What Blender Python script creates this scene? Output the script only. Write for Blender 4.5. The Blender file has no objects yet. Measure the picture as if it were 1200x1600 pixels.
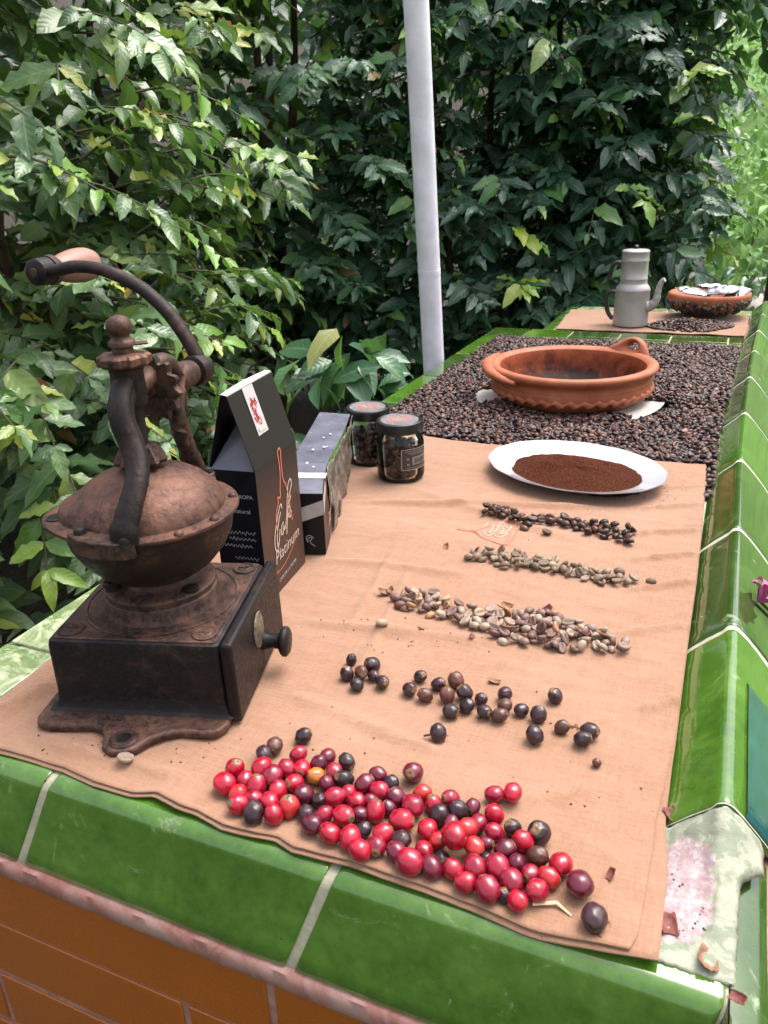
import bpy, bmesh, math, random
import numpy as np
from mathutils import Vector, Matrix, Euler, noise
random.seed(7); rng = np.random.default_rng(7)
sc = bpy.context.scene
COL = sc.collection
PI = math.pi
# ------------------------------------------------------------------ camera
H = 0.42; FPX = 1231.7
PITCH, ROLL, YAW = 0.40421, -0.03736, 0.41902
_f = Vector((-math.sin(YAW)*math.cos(PITCH), math.cos(YAW)*math.cos(PITCH), -math.sin(PITCH)))
_r = Vector((math.cos(YAW), math.sin(YAW), 0)); _u = _r.cross(_f)
R2 = math.cos(ROLL)*_r + math.sin(ROLL)*_u; U2 = -math.sin(ROLL)*_r + math.cos(ROLL)*_u
cam = bpy.data.cameras.new('camera'); camo = bpy.data.objects.new('camera', cam); COL.objects.link(camo)
camo.matrix_world = Matrix(((R2.x, U2.x, -_f.x, 0), (R2.y, U2.y, -_f.y, 0), (R2.z, U2.z, -_f.z, H), (0, 0, 0, 1)))
cam.sensor_fit = 'VERTICAL'; cam.sensor_height = 32.0; cam.lens = 32.0*FPX/1600.0
cam.clip_start = 0.02; cam.clip_end = 400
cam.dof.use_dof = True; cam.dof.focus_distance = 0.85; cam.dof.aperture_fstop = 20.0
sc.camera = camo
# ------------------------------------------------------------------ world, sun, exposure
w = bpy.data.worlds.new('World'); sc.world = w; w.use_nodes = True
nt = w.node_tree; nt.nodes.clear()
SUN_EL, SUN_AZ = math.radians(66), math.radians(35)      # azimuth from +Y, towards -X
sky = nt.nodes.new('ShaderNodeTexSky'); sky.sky_type = 'NISHITA'; sky.sun_disc = False
sky.sun_elevation = SUN_EL; sky.sun_rotation = SUN_AZ; sky.dust_density = 6.0; sky.air_density = 1.2; sky.ozone_density = 1.0
hs = nt.nodes.new('ShaderNodeHueSaturation'); hs.inputs['Saturation'].default_value = 0.35
bg = nt.nodes.new('ShaderNodeBackground'); bg.inputs[1].default_value = 0.15
wo = nt.nodes.new('ShaderNodeOutputWorld')
nt.links.new(sky.outputs[0], hs.inputs['Color']); nt.links.new(hs.outputs[0], bg.inputs[0]); nt.links.new(bg.outputs[0], wo.inputs[0])
sl = bpy.data.lights.new('sun', 'SUN'); sl.energy = 1.0; sl.angle = math.radians(38); sl.color = (1.0, 0.95, 0.88)
so = bpy.data.objects.new('sun', sl); COL.objects.link(so)
sd = Vector((math.sin(SUN_AZ)*math.cos(SUN_EL), math.cos(SUN_AZ)*math.cos(SUN_EL), math.sin(SUN_EL)))
so.rotation_euler = sd.to_track_quat('Z', 'Y').to_euler(); so.location = (0, 0, 5)
sc.view_settings.view_transform = 'Standard'; sc.view_settings.look = 'None'
sc.view_settings.exposure = 1.42; sc.view_settings.gamma = 1.0; sc.view_settings.use_curve_mapping = False
sc.cycles.max_bounces = 8; sc.cycles.transparent_max_bounces = 12; sc.cycles.caustics_reflective = False; sc.cycles.caustics_refractive = False

# ------------------------------------------------------------------ helpers
def ray(px, py):
    return R2*(px-600) + U2*(800-py) + _f*FPX
def P(px, py, z=0.0):            # where the photo's line of sight meets height z
    d = ray(px, py); t = (z-H)/d.z
    return Vector((t*d.x, t*d.y, z))
def PXp(px, py, x):
    d = ray(px, py); t = x/d.x
    return Vector((x, t*d.y, H+t*d.z))
def depth_of(p):
    return (Vector(p)-Vector((0, 0, H))).dot(_f)

def lk(o, parent=None):
    COL.objects.link(o)
    if parent is not None: o.parent = parent
    return o
def tag(o, label=None, cat=None, group=None, kind=None):
    if label: o['label'] = label
    if cat: o['category'] = cat
    if group: o['group'] = group
    if kind: o['kind'] = kind
    return o
def thing(name, label, cat, loc=(0, 0, 0), rz=0.0, group=None):
    o = bpy.data.objects.new(name, None); o.location = loc; o.rotation_euler = (0, 0, rz); o.empty_display_size = .02
    lk(o); tag(o, label, cat, group); return o

class MB:
    def __init__(s): s.v = []; s.f = []; s.uv = None
    def add(s, vs, fs, M=None):
        b = len(s.v)
        if M is not None: vs = [M @ Vector(q) for q in vs]
        s.v += [tuple(q) for q in vs]; s.f += [tuple(i+b for i in f) for f in fs]
        return s
    def box(s, x0, x1, y0, y1, z0, z1, M=None):
        vs = [(x, y, z) for x in (x0, x1) for y in (y0, y1) for z in (z0, z1)]
        fs = [(0, 1, 3, 2), (4, 6, 7, 5), (0, 4, 5, 1), (2, 3, 7, 6), (0, 2, 6, 4), (1, 5, 7, 3)]
        return s.add(vs, fs, M)
    def lathe(s, prof, n=32, M=None, ecc=None, cap=True):
        vs = []; fs = []
        for (r, z) in prof:
            for k in range(n):
                a = 2*PI*k/n; m = ecc(a, r, z) if ecc else 1.0
                vs.append((r*m*math.cos(a), r*m*math.sin(a), z))
        for i in range(len(prof)-1):
            for k in range(n):
                k2 = (k+1) % n
                fs.append((i*n+k, i*n+k2, (i+1)*n+k2, (i+1)*n+k))
        if cap:
            fs.append(tuple(range(n))[::-1]); fs.append(tuple((len(prof)-1)*n+k for k in range(n)))
        return s.add(vs, fs, M)
    def tube(s, pts, rad, n=10, M=None, flat=1.0, up=Vector((0, 0, 1))):
        pts = [Vector(p) for p in pts]; vs = []; fs = []
        for i, p in enumerate(pts):
            a = pts[max(0, i-1)]; b = pts[min(len(pts)-1, i+1)]; t = (b-a).normalized()
            sx = t.cross(up)
            if sx.length < 1e-4: sx = t.cross(Vector((1, 0, 0)))
            sx.normalize(); sy = sx.cross(t)
            r = rad[i] if isinstance(rad, (list, tuple)) else rad
            for k in range(n):
                q = 2*PI*k/n
                vs.append(p + sx*(r*math.cos(q)) + sy*(r*flat*math.sin(q)))
        for i in range(len(pts)-1):
            for k in range(n):
                k2 = (k+1) % n
                fs.append((i*n+k, i*n+k2, (i+1)*n+k2, (i+1)*n+k))
        fs.append(tuple(range(n))[::-1]); fs.append(tuple((len(pts)-1)*n+k for k in range(n)))
        return s.add(vs, fs, M)
    def prism(s, poly, z0, z1, M=None):
        n = len(poly)
        vs = [(x, y, z0) for x, y in poly] + [(x, y, z1) for x, y in poly]
        fs = [tuple(range(n))[::-1], tuple(range(n, 2*n))] + [(k, (k+1) % n, n+(k+1) % n, n+k) for k in range(n)]
        return s.add(vs, fs, M)
    def build(s, name, mat, parent=None, smooth=40, bevel=0.0, seg=2, sub=0, loc=None):
        me = bpy.data.meshes.new(name); me.from_pydata(s.v, [], s.f); me.validate()
        bm = bmesh.new(); bm.from_mesh(me); bmesh.ops.recalc_face_normals(bm, faces=bm.faces); bm.to_mesh(me); bm.free()
        me.materials.append(mat)
        o = bpy.data.objects.new(name, me); lk(o, parent)
        if smooth is not None:
            me.polygons.foreach_set('use_smooth', [True]*len(me.polygons))
            if hasattr(me, 'set_sharp_from_angle'): me.set_sharp_from_angle(angle=math.radians(smooth))
        if bevel:
            b = o.modifiers.new('bevel', 'BEVEL'); b.width = bevel; b.segments = seg; b.limit_method = 'ANGLE'; b.angle_limit = math.radians(35)
        if sub:
            m = o.modifiers.new('sub', 'SUBSURF'); m.levels = sub; m.render_levels = sub
        if loc is not None: o.location = loc
        return o

def face_up(o):
    me = o.data; z = sum(p.normal.z*p.area for p in me.polygons)
    if z < 0: me.flip_normals()
    return o
def smoothpath(pts, n=6):                     # Catmull-Rom
    pts = [Vector(p) for p in pts]; P0 = [pts[0]*2-pts[1]]+pts+[pts[-1]*2-pts[-2]]; out = []
    for i in range(1, len(P0)-2):
        a, b, c, d = P0[i-1:i+3]
        for k in range(n):
            t = k/n
            out.append(0.5*((2*b)+(c-a)*t+(2*a-5*b+4*c-d)*t*t+(3*b-a-3*c+d)*t**3))
    out.append(pts[-1]); return out
def npmesh(name, V, Fc, mat, parent=None, rnd=None, uv=None, smooth=True, shape=3):
    V = np.asarray(V, dtype=np.float32); Fc = np.asarray(Fc, dtype=np.int32); k = Fc.shape[1]
    me = bpy.data.meshes.new(name); me.vertices.add(len(V)); me.vertices.foreach_set('co', V.ravel())
    me.loops.add(Fc.size); me.loops.foreach_set('vertex_index', Fc.ravel())
    me.polygons.add(len(Fc)); me.polygons.foreach_set('loop_start', np.arange(0, Fc.size, k, dtype=np.int32))
    if smooth: me.polygons.foreach_set('use_smooth', np.ones(len(Fc), dtype=bool))
    if uv is not None:
        ul = me.uv_layers.new(name='UVMap'); ul.data.foreach_set('uv', np.asarray(uv, np.float32)[Fc.ravel()].ravel())
    if rnd is not None:
        a = me.attributes.new('rnd', 'FLOAT', 'POINT'); a.data.foreach_set('value', np.asarray(rnd, np.float32))
    me.update(calc_edges=True); me.materials.append(mat)
    if name is None: return me
    o = bpy.data.objects.new(name, me); lk(o, parent); return o
def raw_mesh(V, Fc, mat, uv=None, name='m', smooth=True):
    o = npmesh(name, V, Fc, mat, uv=uv, smooth=smooth); me = o.data; bpy.data.objects.remove(o); return me
def joined(name, variants, pl, mat, parent=None, rnd=None):
    """pl: list of (variant index, 3x3, loc) -> one mesh of all the copies"""
    VV = []; FF = []; UU = []; RR = []; b = 0
    has_uv = variants[0][2] is not None
    idx = np.array([p[0] for p in pl]); A = np.array([p[1] for p in pl], np.float32); T = np.array([p[2] for p in pl], np.float32)
    rr = rnd if rnd is not None else rng.random(len(pl))
    for vi, (v, f, uv) in enumerate(variants):
        m = np.where(idx == vi)[0]
        if len(m) == 0: continue
        X = np.einsum('nij,kj->nki', A[m], v)+T[m][:, None, :]
        VV.append(X.reshape(-1, 3)); n = len(v)
        FF.append((f[None]+(np.arange(len(m))*n)[:, None, None]+b).reshape(-1, f.shape[1])); b += n*len(m)
        if has_uv: UU.append(np.tile(uv, (len(m), 1)))
        RR.append(np.repeat(rr[m], n))
    return npmesh(name, np.concatenate(VV), np.concatenate(FF), mat, parent, np.concatenate(RR), np.concatenate(UU) if has_uv else None)
def m3(M): return np.array([[M[i][j] for j in range(3)] for i in range(3)], np.float32)

# ------------------------------------------------------------------ materials
def newmat(name):
    m = bpy.data.materials.new(name); m.use_nodes = True
    return m, m.node_tree, m.node_tree.nodes['Principled BSDF']
def nd(t, typ, **kw):
    n = t.nodes.new(typ)
    for k, v in kw.items(): setattr(n, k, v)
    return n
def coords(t, kind='Object', scale=(1, 1, 1), rot=(0, 0, 0)):
    if kind == 'World':
        g = nd(t, 'ShaderNodeNewGeometry'); src = g.outputs['Position']
    else:
        g = nd(t, 'ShaderNodeTexCoord'); src = g.outputs[kind]
    mp = nd(t, 'ShaderNodeMapping'); mp.inputs['Scale'].default_value = scale; mp.inputs['Rotation'].default_value = rot
    t.links.new(src, mp.inputs[0]); return mp.outputs[0]
def noisen(t, vec, scale, detail=4, rough=.55, dist=0.0):
    n = nd(t, 'ShaderNodeTexNoise'); n.inputs['Scale'].default_value = scale; n.inputs['Detail'].default_value = detail
    n.inputs['Roughness'].default_value = rough; n.inputs['Distortion'].default_value = dist
    t.links.new(vec, n.inputs['Vector']); return n.outputs['Fac']
def ramp(t, fac, stops, interp='LINEAR'):
    r = nd(t, 'ShaderNodeValToRGB'); r.color_ramp.interpolation = interp; e = r.color_ramp.elements
    while len(e) < len(stops): e.new(0.5)
    for i, (p, c) in enumerate(stops):
        e[i].position = p; e[i].color = (*c, 1) if len(c) == 3 else c
    t.links.new(fac, r.inputs[0]); return r.outputs[0]
def g3(v): return (v, v, v)
def mixc(t, fac, a, b, mode='MIX'):
    m = nd(t, 'ShaderNodeMix', data_type='RGBA', blend_type=mode)
    for sock, val in ((m.inputs[0], fac), (m.inputs[6], a), (m.inputs[7], b)):
        if hasattr(val, 'is_linked') or hasattr(val, 'links'): t.links.new(val, sock)
        elif isinstance(val, (int, float)): sock.default_value = val
        else: sock.default_value = (*val, 1)
    return m.outputs[2]
def bump(t, b, h, strength=.3, dist=.001, prev=None):
    n = nd(t, 'ShaderNodeBump'); n.inputs['Strength'].default_value = strength; n.inputs['Distance'].default_value = dist
    t.links.new(h, n.inputs['Height'])
    if prev is not None: t.links.new(prev, n.inputs['Normal'])
    t.links.new(n.outputs[0], b.inputs['Normal']); return n.outputs[0]
def rndfac(t):
    a = nd(t, 'ShaderNodeAttribute', attribute_name='rnd'); o = nd(t, 'ShaderNodeObjectInfo')
    s = nd(t, 'ShaderNodeMath', operation='ADD'); f = nd(t, 'ShaderNodeMath', operation='FRACT')
    t.links.new(a.outputs['Fac'], s.inputs[0]); t.links.new(o.outputs['Random'], s.inputs[1]); t.links.new(s.outputs[0], f.inputs[0]); return f.outputs[0]
def simple(name, col, rough=.5, metal=0.0, nscale=None, var=.25, bstr=.0, bdist=.001, coat=0, spec=.5, kind='Object', detail=5):
    m, t, b = newmat(name)
    b.inputs['Roughness'].default_value = rough; b.inputs['Metallic'].default_value = metal; b.inputs['Coat Weight'].default_value = coat
    b.inputs['Specular IOR Level'].default_value = spec
    b.inputs['Base Color'].default_value = (*col, 1)
    if nscale:
        v = coords(t, kind); n = noisen(t, v, nscale, detail, .6)
        lo = tuple(c*(1-var) for c in col); hi = tuple(min(1, c*(1+var)) for c in col)
        t.links.new(ramp(t, n, [(.3, lo), (.7, hi)]), b.inputs['Base Color'])
        t.links.new(ramp(t, n, [(.3, g3(max(.02, rough-.08))), (.7, g3(min(1, rough+.1)))]), b.inputs['Roughness'])
        if bstr: bump(t, b, noisen(t, v, nscale*3, 5, .65), bstr, bdist)
    return m
def glaze(name, dark, mid, light, worn=.5, rough=.08, wt=.60):
    m, t, b = newmat(name); v = coords(t, 'World')
    oi = nd(t, 'ShaderNodeObjectInfo'); av = nd(t, 'ShaderNodeVectorMath', operation='ADD')
    cmb = nd(t, 'ShaderNodeCombineXYZ'); mu = nd(t, 'ShaderNodeMath', operation='MULTIPLY'); mu.inputs[1].default_value = 9.0
    t.links.new(oi.outputs['Random'], mu.inputs[0]); t.links.new(mu.outputs[0], cmb.inputs[0]); t.links.new(v, av.inputs[0]); t.links.new(cmb.outputs[0], av.inputs[1])
    v2 = av.outputs[0]
    n1 = noisen(t, v2, 14, 6, .6, .6); n2 = noisen(t, v2, 95, 5, .7)
    c = ramp(t, n1, [(.28, dark), (.5, mid), (.74, light)])
    c = mixc(t, .35, c, ramp(t, n2, [(.3, dark), (.7, light)]))
    # pale scuffs and lime bloom
    n3 = noisen(t, v2, 21, 8, .72, 1.2); sc_ = ramp(t, n3, [(wt, g3(0)), (wt+.12, g3(worn))])
    c = mixc(t, sc_, c, (.42, .46, .30))
    n5 = noisen(t, v2, 260, 2, .5); sp = ramp(t, n5, [(.76, g3(0)), (.79, g3(.8))]); c = mixc(t, sp, c, (.02, .03, .01))
    t.links.new(c, b.inputs['Base Color'])
    r = ramp(t, n3, [(.56, g3(rough)), (.75, g3(.4))]); t.links.new(r, b.inputs['Roughness'])
    b.inputs['Coat Weight'].default_value = .6; b.inputs['Coat Roughness'].default_value = .05
    h = noisen(t, v2, 26, 4, .6); p = bump(t, b, h, .10, .003)
    bump(t, b, n2, .06, .0006, p)
    return m
M_green = glaze('green_glaze', (.022, .066, .004), (.052, .134, .011), (.105, .205, .032), .5)
M_green2 = glaze('green_glaze_olive', (.014, .038, .006), (.032, .072, .011), (.062, .112, .024), .75)
M_teal = glaze('teal_reflection', (.008, .040, .045), (.012, .075, .080), (.03, .12, .12), .2)
M_greenpale = glaze('green_glaze_worn', (.04, .12, .02), (.15, .20, .08), (.26, .29, .16), .95, .22, .44)
def m_brown():
    m, t, b = newmat('brown_glaze'); v = coords(t, 'World')
    n = noisen(t, v, 900, 3, .6); n2 = noisen(t, v, 12, 4)
    c = ramp(t, n, [(.3, (.24, .060, .005)), (.6, (.37, .100, .009)), (.8, (.55, .21, .045))])
    c = mixc(t, ramp(t, n2, [(.35, g3(0)), (.7, g3(.35))]), c, (.25, .075, .006)); t.links.new(c, b.inputs['Base Color'])
    b.inputs['Roughness'].default_value = .2; bump(t, b, n, .15, .0006); return m
M_brown = m_brown()
def m_grout(name, a, bcol, s=120):
    m, t, b = newmat(name); v = coords(t, 'World')
    n = noisen(t, v, s, 8, .7); n2 = noisen(t, v, 18, 5, .7, 1.0)
    c = ramp(t, n, [(.3, tuple(x*.72 for x in a)), (.65, a)])
    c = mixc(t, ramp(t, n2, [(.45, g3(0)), (.62, g3(.85))]), c, bcol); t.links.new(c, b.inputs['Base Color'])
    b.inputs['Roughness'].default_value = .85; bump(t, b, n, .6, .0015); return m
M_grout = m_grout('pale_grout', (.42, .39, .29), (.27, .26, .17))
M_grout2 = m_grout('light_grout', (.55, .52, .42), (.40, .38, .28))
M_pink = m_grout('pink_mortar', (.30, .125, .10), (.36, .22, .19), 70)
def m_corner():
    m, t, b = newmat('bare_mortar'); v = coords(t, 'World')
    n1 = noisen(t, v, 150, 8, .75); n2 = noisen(t, v, 60, 7, .7, .7); n3 = noisen(t, v, 420, 3, .6)
    n4 = noisen(t, v, 38, 5, .6, 1.6); base = ramp(t, n1, [(.3, (.24, .25, .18)), (.7, (.38, .38, .30))]); base = mixc(t, ramp(t, n4, [(.50, g3(0)), (.54, g3(.7))]), base, (.17, .20, .14))
    mp = nd(t, 'ShaderNodeMapping'); mp.vector_type = 'TEXTURE'; mp.inputs['Location'].default_value = (.013, .397, 0); mp.inputs['Scale'].default_value = (.022, .042, .08)
    t.links.new(nd(t, 'ShaderNodeNewGeometry').outputs['Position'], mp.inputs[0])
    ln = nd(t, 'ShaderNodeVectorMath', operation='LENGTH'); t.links.new(mp.outputs[0], ln.inputs[0])
    ad = nd(t, 'ShaderNodeMath', operation='ADD'); t.links.new(ln.outputs['Value'], ad.inputs[0]); t.links.new(n2, ad.inputs[1])
    mk = ramp(t, ad.outputs[0], [(.0, g3(1)), (1.0, g3(1))]); 
    mk = nd(t, 'ShaderNodeMapRange'); t.links.new(ad.outputs[0], mk.inputs[0]); mk.inputs[1].default_value = 1.42; mk.inputs[2].default_value = 1.46; mk.inputs[3].default_value = 1; mk.inputs[4].default_value = 0
    pinkc = ramp(t, n1, [(.3, (.26, .165, .16)), (.5, (.36, .26, .265)), (.68, (.52, .47, .49))])
    c = mixc(t, mk.outputs[0], base, pinkc)
    c = mixc(t, ramp(t, n3, [(.74, g3(0)), (.78, g3(.9))]), c, (.07, .05, .04)); t.links.new(c, b.inputs['Base Color'])
    b.inputs['Roughness'].default_value = .8; bump(t, b, n1, .7, .002); return m
M_corner = m_corner()
def m_cloth():
    m, t, b = newmat('peach_linen'); v = coords(t, 'World'); v1 = coords(t, 'World', (1, .13, 1)); v2 = coords(t, 'World', (.13, 1, 1))
    a = noisen(t, v1, 1500, 2, .6); c2 = noisen(t, v2, 1500, 2, .6)
    a3 = noisen(t, v1, 420, 3, .6); c3 = noisen(t, v2, 420, 3, .6)
    mx = nd(t, 'ShaderNodeMath', operation='ADD'); t.links.new(a, mx.inputs[0]); t.links.new(c2, mx.inputs[1])
    mx2 = nd(t, 'ShaderNodeMath', operation='ADD'); t.links.new(a3, mx2.inputs[0]); t.links.new(c3, mx2.inputs[1])
    fine = ramp(t, mx.outputs[0], [(.0, g3(0)), (1.0, g3(1))])
    hf = nd(t, 'ShaderNodeMath', operation='MULTIPLY'); hf.inputs[1].default_value = .5; t.links.new(mx.outputs[0], hf.inputs[0])
    hf2 = nd(t, 'ShaderNodeMath', operation='MULTIPLY'); hf2.inputs[1].default_value = .5; t.links.new(mx2.outputs[0], hf2.inputs[0])
    c = ramp(t, hf.outputs[0], [(.33, (0.196, 0.099, 0.058)), (.5, (0.263, 0.140, 0.086)), (.66, (0.315, 0.180, 0.118))])
    c = mixc(t, .5, c, ramp(t, hf2.outputs[0], [(.40, (0.226, 0.113, 0.067)), (.58, (0.296, 0.165, 0.104))]))
    big = noisen(t, v, 7, 6, .65, .5); c = mixc(t, ramp(t, big, [(.4, g3(0)), (.72, g3(.5))]), c, (0.308, 0.184, 0.129))
    st = noisen(t, v, 16, 7, .7, .8); c = mixc(t, ramp(t, st, [(.60, g3(0)), (.75, g3(.42))]), c, (0.177, 0.082, 0.045))
    dot = noisen(t, v, 330, 1, .5); c = mixc(t, ramp(t, dot, [(.78, g3(0)), (.80, g3(.7))]), c, (.09, .04, .025))
    t.links.new(c, b.inputs['Base Color']); b.inputs['Roughness'].default_value = .92; b.inputs['Specular IOR Level'].default_value = .2
    b.inputs['Sheen Weight'].default_value = .2
    p = bump(t, b, hf2.outputs[0], .6, .0012); bump(t, b, noisen(t, v2, 60, 4, .6), .35, .0022, p)
    return m
M_cloth = m_cloth()
M_hem = simple('faded_stitching', (.42, .25, .165), .9, nscale=300)
def m_rust(name, rust=.5, dark=(.014, .012, .013), r1=(.046, .026, .022), r2=(.13, .066, .048), rough=.5):
    m, t, b = newmat(name); v = coords(t, 'Object')
    n1 = noisen(t, v, 30, 9, .74, .3); n2 = noisen(t, v, 260, 6, .75); n3 = noisen(t, v, 75, 6, .7)
    c = ramp(t, n1, [(.555-rust*.20, dark), (.625-rust*.20, r1), (.76-rust*.20, r2)])
    c = mixc(t, ramp(t, n2, [(.4, g3(0)), (.7, g3(.6))]), c, tuple(x*1.3 for x in r2) if rust > .4 else r1)
    c = mixc(t, ramp(t, n3, [(.5, g3(0)), (.75, g3(.45))]), c, dark)
    t.links.new(c, b.inputs['Base Color'])
    t.links.new(ramp(t, n2, [(.3, g3(rough-.15)), (.7, g3(rough+.25))]), b.inputs['Roughness'])
    b.inputs['Metallic'].default_value = .45; b.inputs['Specular IOR Level'].default_value = .3
    p = bump(t, b, n2, .55, .0009); bump(t, b, n1, .4, .002, p); return m
M_iron = m_rust('dark_cast_iron', .22, rough=.5)
M_rust = m_rust('rusty_iron', .62)
M_rust2 = m_rust('rusty_dome_iron', .72, dark=(.020, .015, .015), r1=(.062, .031, .025), r2=(.145, .070, .048), rough=.5)
M_black = m_rust('worn_black_iron', .20, dark=(.011, .010, .012), r1=(.030, .020, .019), r2=(.085, .055, .045), rough=.42)
M_grip = simple('worn_wood_grip', (.235, .115, .085), .5, nscale=40, var=.3, bstr=.2)
M_brass = simple('tarnished_medallion', (.16, .13, .095), .5, .5, nscale=220, var=.6, bstr=.8)
def m_card(name, top, bot, z0, z1, rough=.35):
    m, t, b = newmat(name); v = coords(t, 'Object'); s = nd(t, 'ShaderNodeSeparateXYZ'); t.links.new(v, s.inputs[0])
    mr = nd(t, 'ShaderNodeMapRange'); mr.inputs[1].default_value = z0; mr.inputs[2].default_value = z1; t.links.new(s.outputs[2], mr.inputs[0])
    c = ramp(t, mr.outputs[0], [(0, bot), (1, top)]); t.links.new(c, b.inputs['Base Color']); b.inputs['Roughness'].default_value = rough; b.inputs['Specular IOR Level'].default_value = .22
    bump(t, b, noisen(t, v, 30, 3), .15, .001); return m
M_bagface = m_card('printed_brown_card', (.016, .012, .013), (.058, .031, .023), .085, .150, .45)
M_card = simple('black_card', (.006, .006, .010), .36, nscale=60, spec=.25)
M_paper = simple('white_paper', (.42, .39, .36), .8, nscale=80, var=.1)
M_gloss = simple('card_sky_reflection', (.10, .10, .135), .22, nscale=30)  # black card with the sky's grey reflection painted into its colour
M_label_highlight = simple('sticker_and_highlight_white', (.42, .38, .40), .5, nscale=90, var=.08)
M_redprint = simple('red_print', (.38, .03, .035), .5)
M_copper = simple('copper_print', (.55, .16, .10), .45)
M_cream = simple('cream_print', (.50, .38, .32), .5)
M_greyprint = simple('grey_print', (.40, .40, .43), .5)
M_tape = simple('clear_grey_tape', (.40, .38, .38), .3, nscale=60, var=.15)
M_foil = simple('silver_foil', (.36, .36, .39), .3, .85, nscale=50, var=.3, bstr=.6, bdist=.003)
M_foilb = simple('crumpled_plastic_film', (.17, .145, .12), .25, .2, nscale=45, var=.6, bstr=.9, bdist=.004)
M_lid = simple('black_lid', (.008, .008, .009), .3)
M_lidtop = simple('grey_lid_label', (.16, .15, .16), .35, nscale=200, var=.3)
def m_glass():
    m, t, b = newmat('clear_glass'); out = [n for n in t.nodes if n.type == 'OUTPUT_MATERIAL'][0]
    tr = nd(t, 'ShaderNodeBsdfTransparent'); tr.inputs[0].default_value = (.965, .975, .97, 1)
    gl = nd(t, 'ShaderNodeBsdfGlossy'); gl.inputs['Roughness'].default_value = .03
    mr = nd(t, 'ShaderNodeFresnel'); mr.inputs[0].default_value = 1.32
    mx = nd(t, 'ShaderNodeMixShader'); t.links.new(mr.outputs[0], mx.inputs[0]); t.links.new(tr.outputs[0], mx.inputs[1]); t.links.new(gl.outputs[0], mx.inputs[2])
    t.links.new(mx.outputs[0], out.inputs['Surface']); t.nodes.remove(b); return m
M_glass = m_glass()
def m_clay():
    m, t, b = newmat('terracotta'); v = coords(t, 'Object'); n = noisen(t, v, 22, 6, .6, .4); n2 = noisen(t, v, 320, 4, .6)
    c = ramp(t, n, [(.3, (.25, .062, .024)), (.55, (.35, .095, .040)), (.75, (.42, .14, .068))])
    c = mixc(t, ramp(t, n2, [(.35, g3(0)), (.7, g3(.3))]), c, (.30, .085, .04)); t.links.new(c, b.inputs['Base Color'])
    b.inputs['Roughness'].default_value = .62; bump(t, b, n2, .3, .0006); return m
M_clay = m_clay()
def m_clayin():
    m, t, b = newmat('terracotta_dark_floor'); v = coords(t, 'Object'); s = nd(t, 'ShaderNodeVectorMath', operation='LENGTH'); t.links.new(v, s.inputs[0])
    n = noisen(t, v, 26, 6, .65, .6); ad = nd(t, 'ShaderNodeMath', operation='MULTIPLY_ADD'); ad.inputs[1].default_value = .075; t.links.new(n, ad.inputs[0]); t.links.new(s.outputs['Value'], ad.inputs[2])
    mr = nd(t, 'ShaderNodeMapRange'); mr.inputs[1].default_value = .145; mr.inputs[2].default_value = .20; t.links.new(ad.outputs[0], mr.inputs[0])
    c = ramp(t, mr.outputs[0], [(0, (.018, .012, .014)), (.4, (.035, .016, .014)), (.68, (.17, .042, .02)), (1, (.30, .075, .033))])  # inside colour gets darker towards the floor
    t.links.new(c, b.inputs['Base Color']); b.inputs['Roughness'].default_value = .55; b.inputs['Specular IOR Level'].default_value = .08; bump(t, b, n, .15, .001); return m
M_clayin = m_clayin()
M_ceramic = simple('white_ceramic', (.42, .42, .46), .12, coat=.5)
M_alu = simple('dull_aluminium', (.40, .37, .365), .38, .35, nscale=25, var=.08, bstr=.08)
M_handle = simple('brown_black_handle', (.022, .018, .016), .5, nscale=60)
def m_grounds():
    m, t, b = newmat('ground_coffee'); b.inputs['Specular IOR Level'].default_value = .08; v = coords(t, 'Object'); n = noisen(t, v, 650, 4, .75); n2 = noisen(t, v, 260, 3, .6)
    c = ramp(t, n, [(.34, (.014, .004, .002)), (.5, (.055, .015, .007)), (.63, (.13, .040, .018)), (.76, (.26, .11, .055))]); t.links.new(c, b.inputs['Base Color'])
    b.inputs['Roughness'].default_value = .9; bump(t, b, n, 1.0, .002); return m
M_grounds = m_grounds()
def m_bean(name, stops, rough=.38, ns=300, bs=.25):
    m, t, b = newmat(name); f = rndfac(t); v = coords(t, 'Object'); n = noisen(t, v, ns, 4, .6)
    c = ramp(t, f, stops); c = mixc(t, ramp(t, n, [(.35, g3(0)), (.75, g3(.45))]), c, tuple(x*.45 for x in stops[0][1])); t.links.new(c, b.inputs['Base Color']); b.inputs['Specular IOR Level'].default_value = .35
    b.inputs['Roughness'].default_value = rough; bump(t, b, n, bs, .0006); return m
M_roast = m_bean('roasted_bean', [(0, (.022, .010, .007)), (.4, (.05, .024, .017)), (.75, (.085, .040, .027)), (1, (.13, .058, .036))], .36)
M_roastbed = m_bean('drying_bean', [(0, (.014, .007, .007)), (.35, (.038, .018, .016)), (.7, (.075, .036, .031)), (.93, (.12, .052, .036)), (1, (.26, .12, .08))], .38)
M_raw = m_bean('green_bean', [(0, (.13, .085, .055)), (.4, (.22, .155, .105)), (.75, (.28, .21, .15)), (1, (.38, .30, .20))], .55)
M_parch = m_bean('parchment_bean', [(0, (.13, .06, .05)), (.25, (.20, .125, .10)), (.55, (.28, .20, .155)), (.82, (.38, .30, .22)), (1, (.42, .20, .09))], .5)
M_choc = m_bean('chocolate_bean', [(0, (.025, .012, .010)), (.6, (.06, .026, .020)), (1, (.10, .045, .032))], .3)
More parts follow.
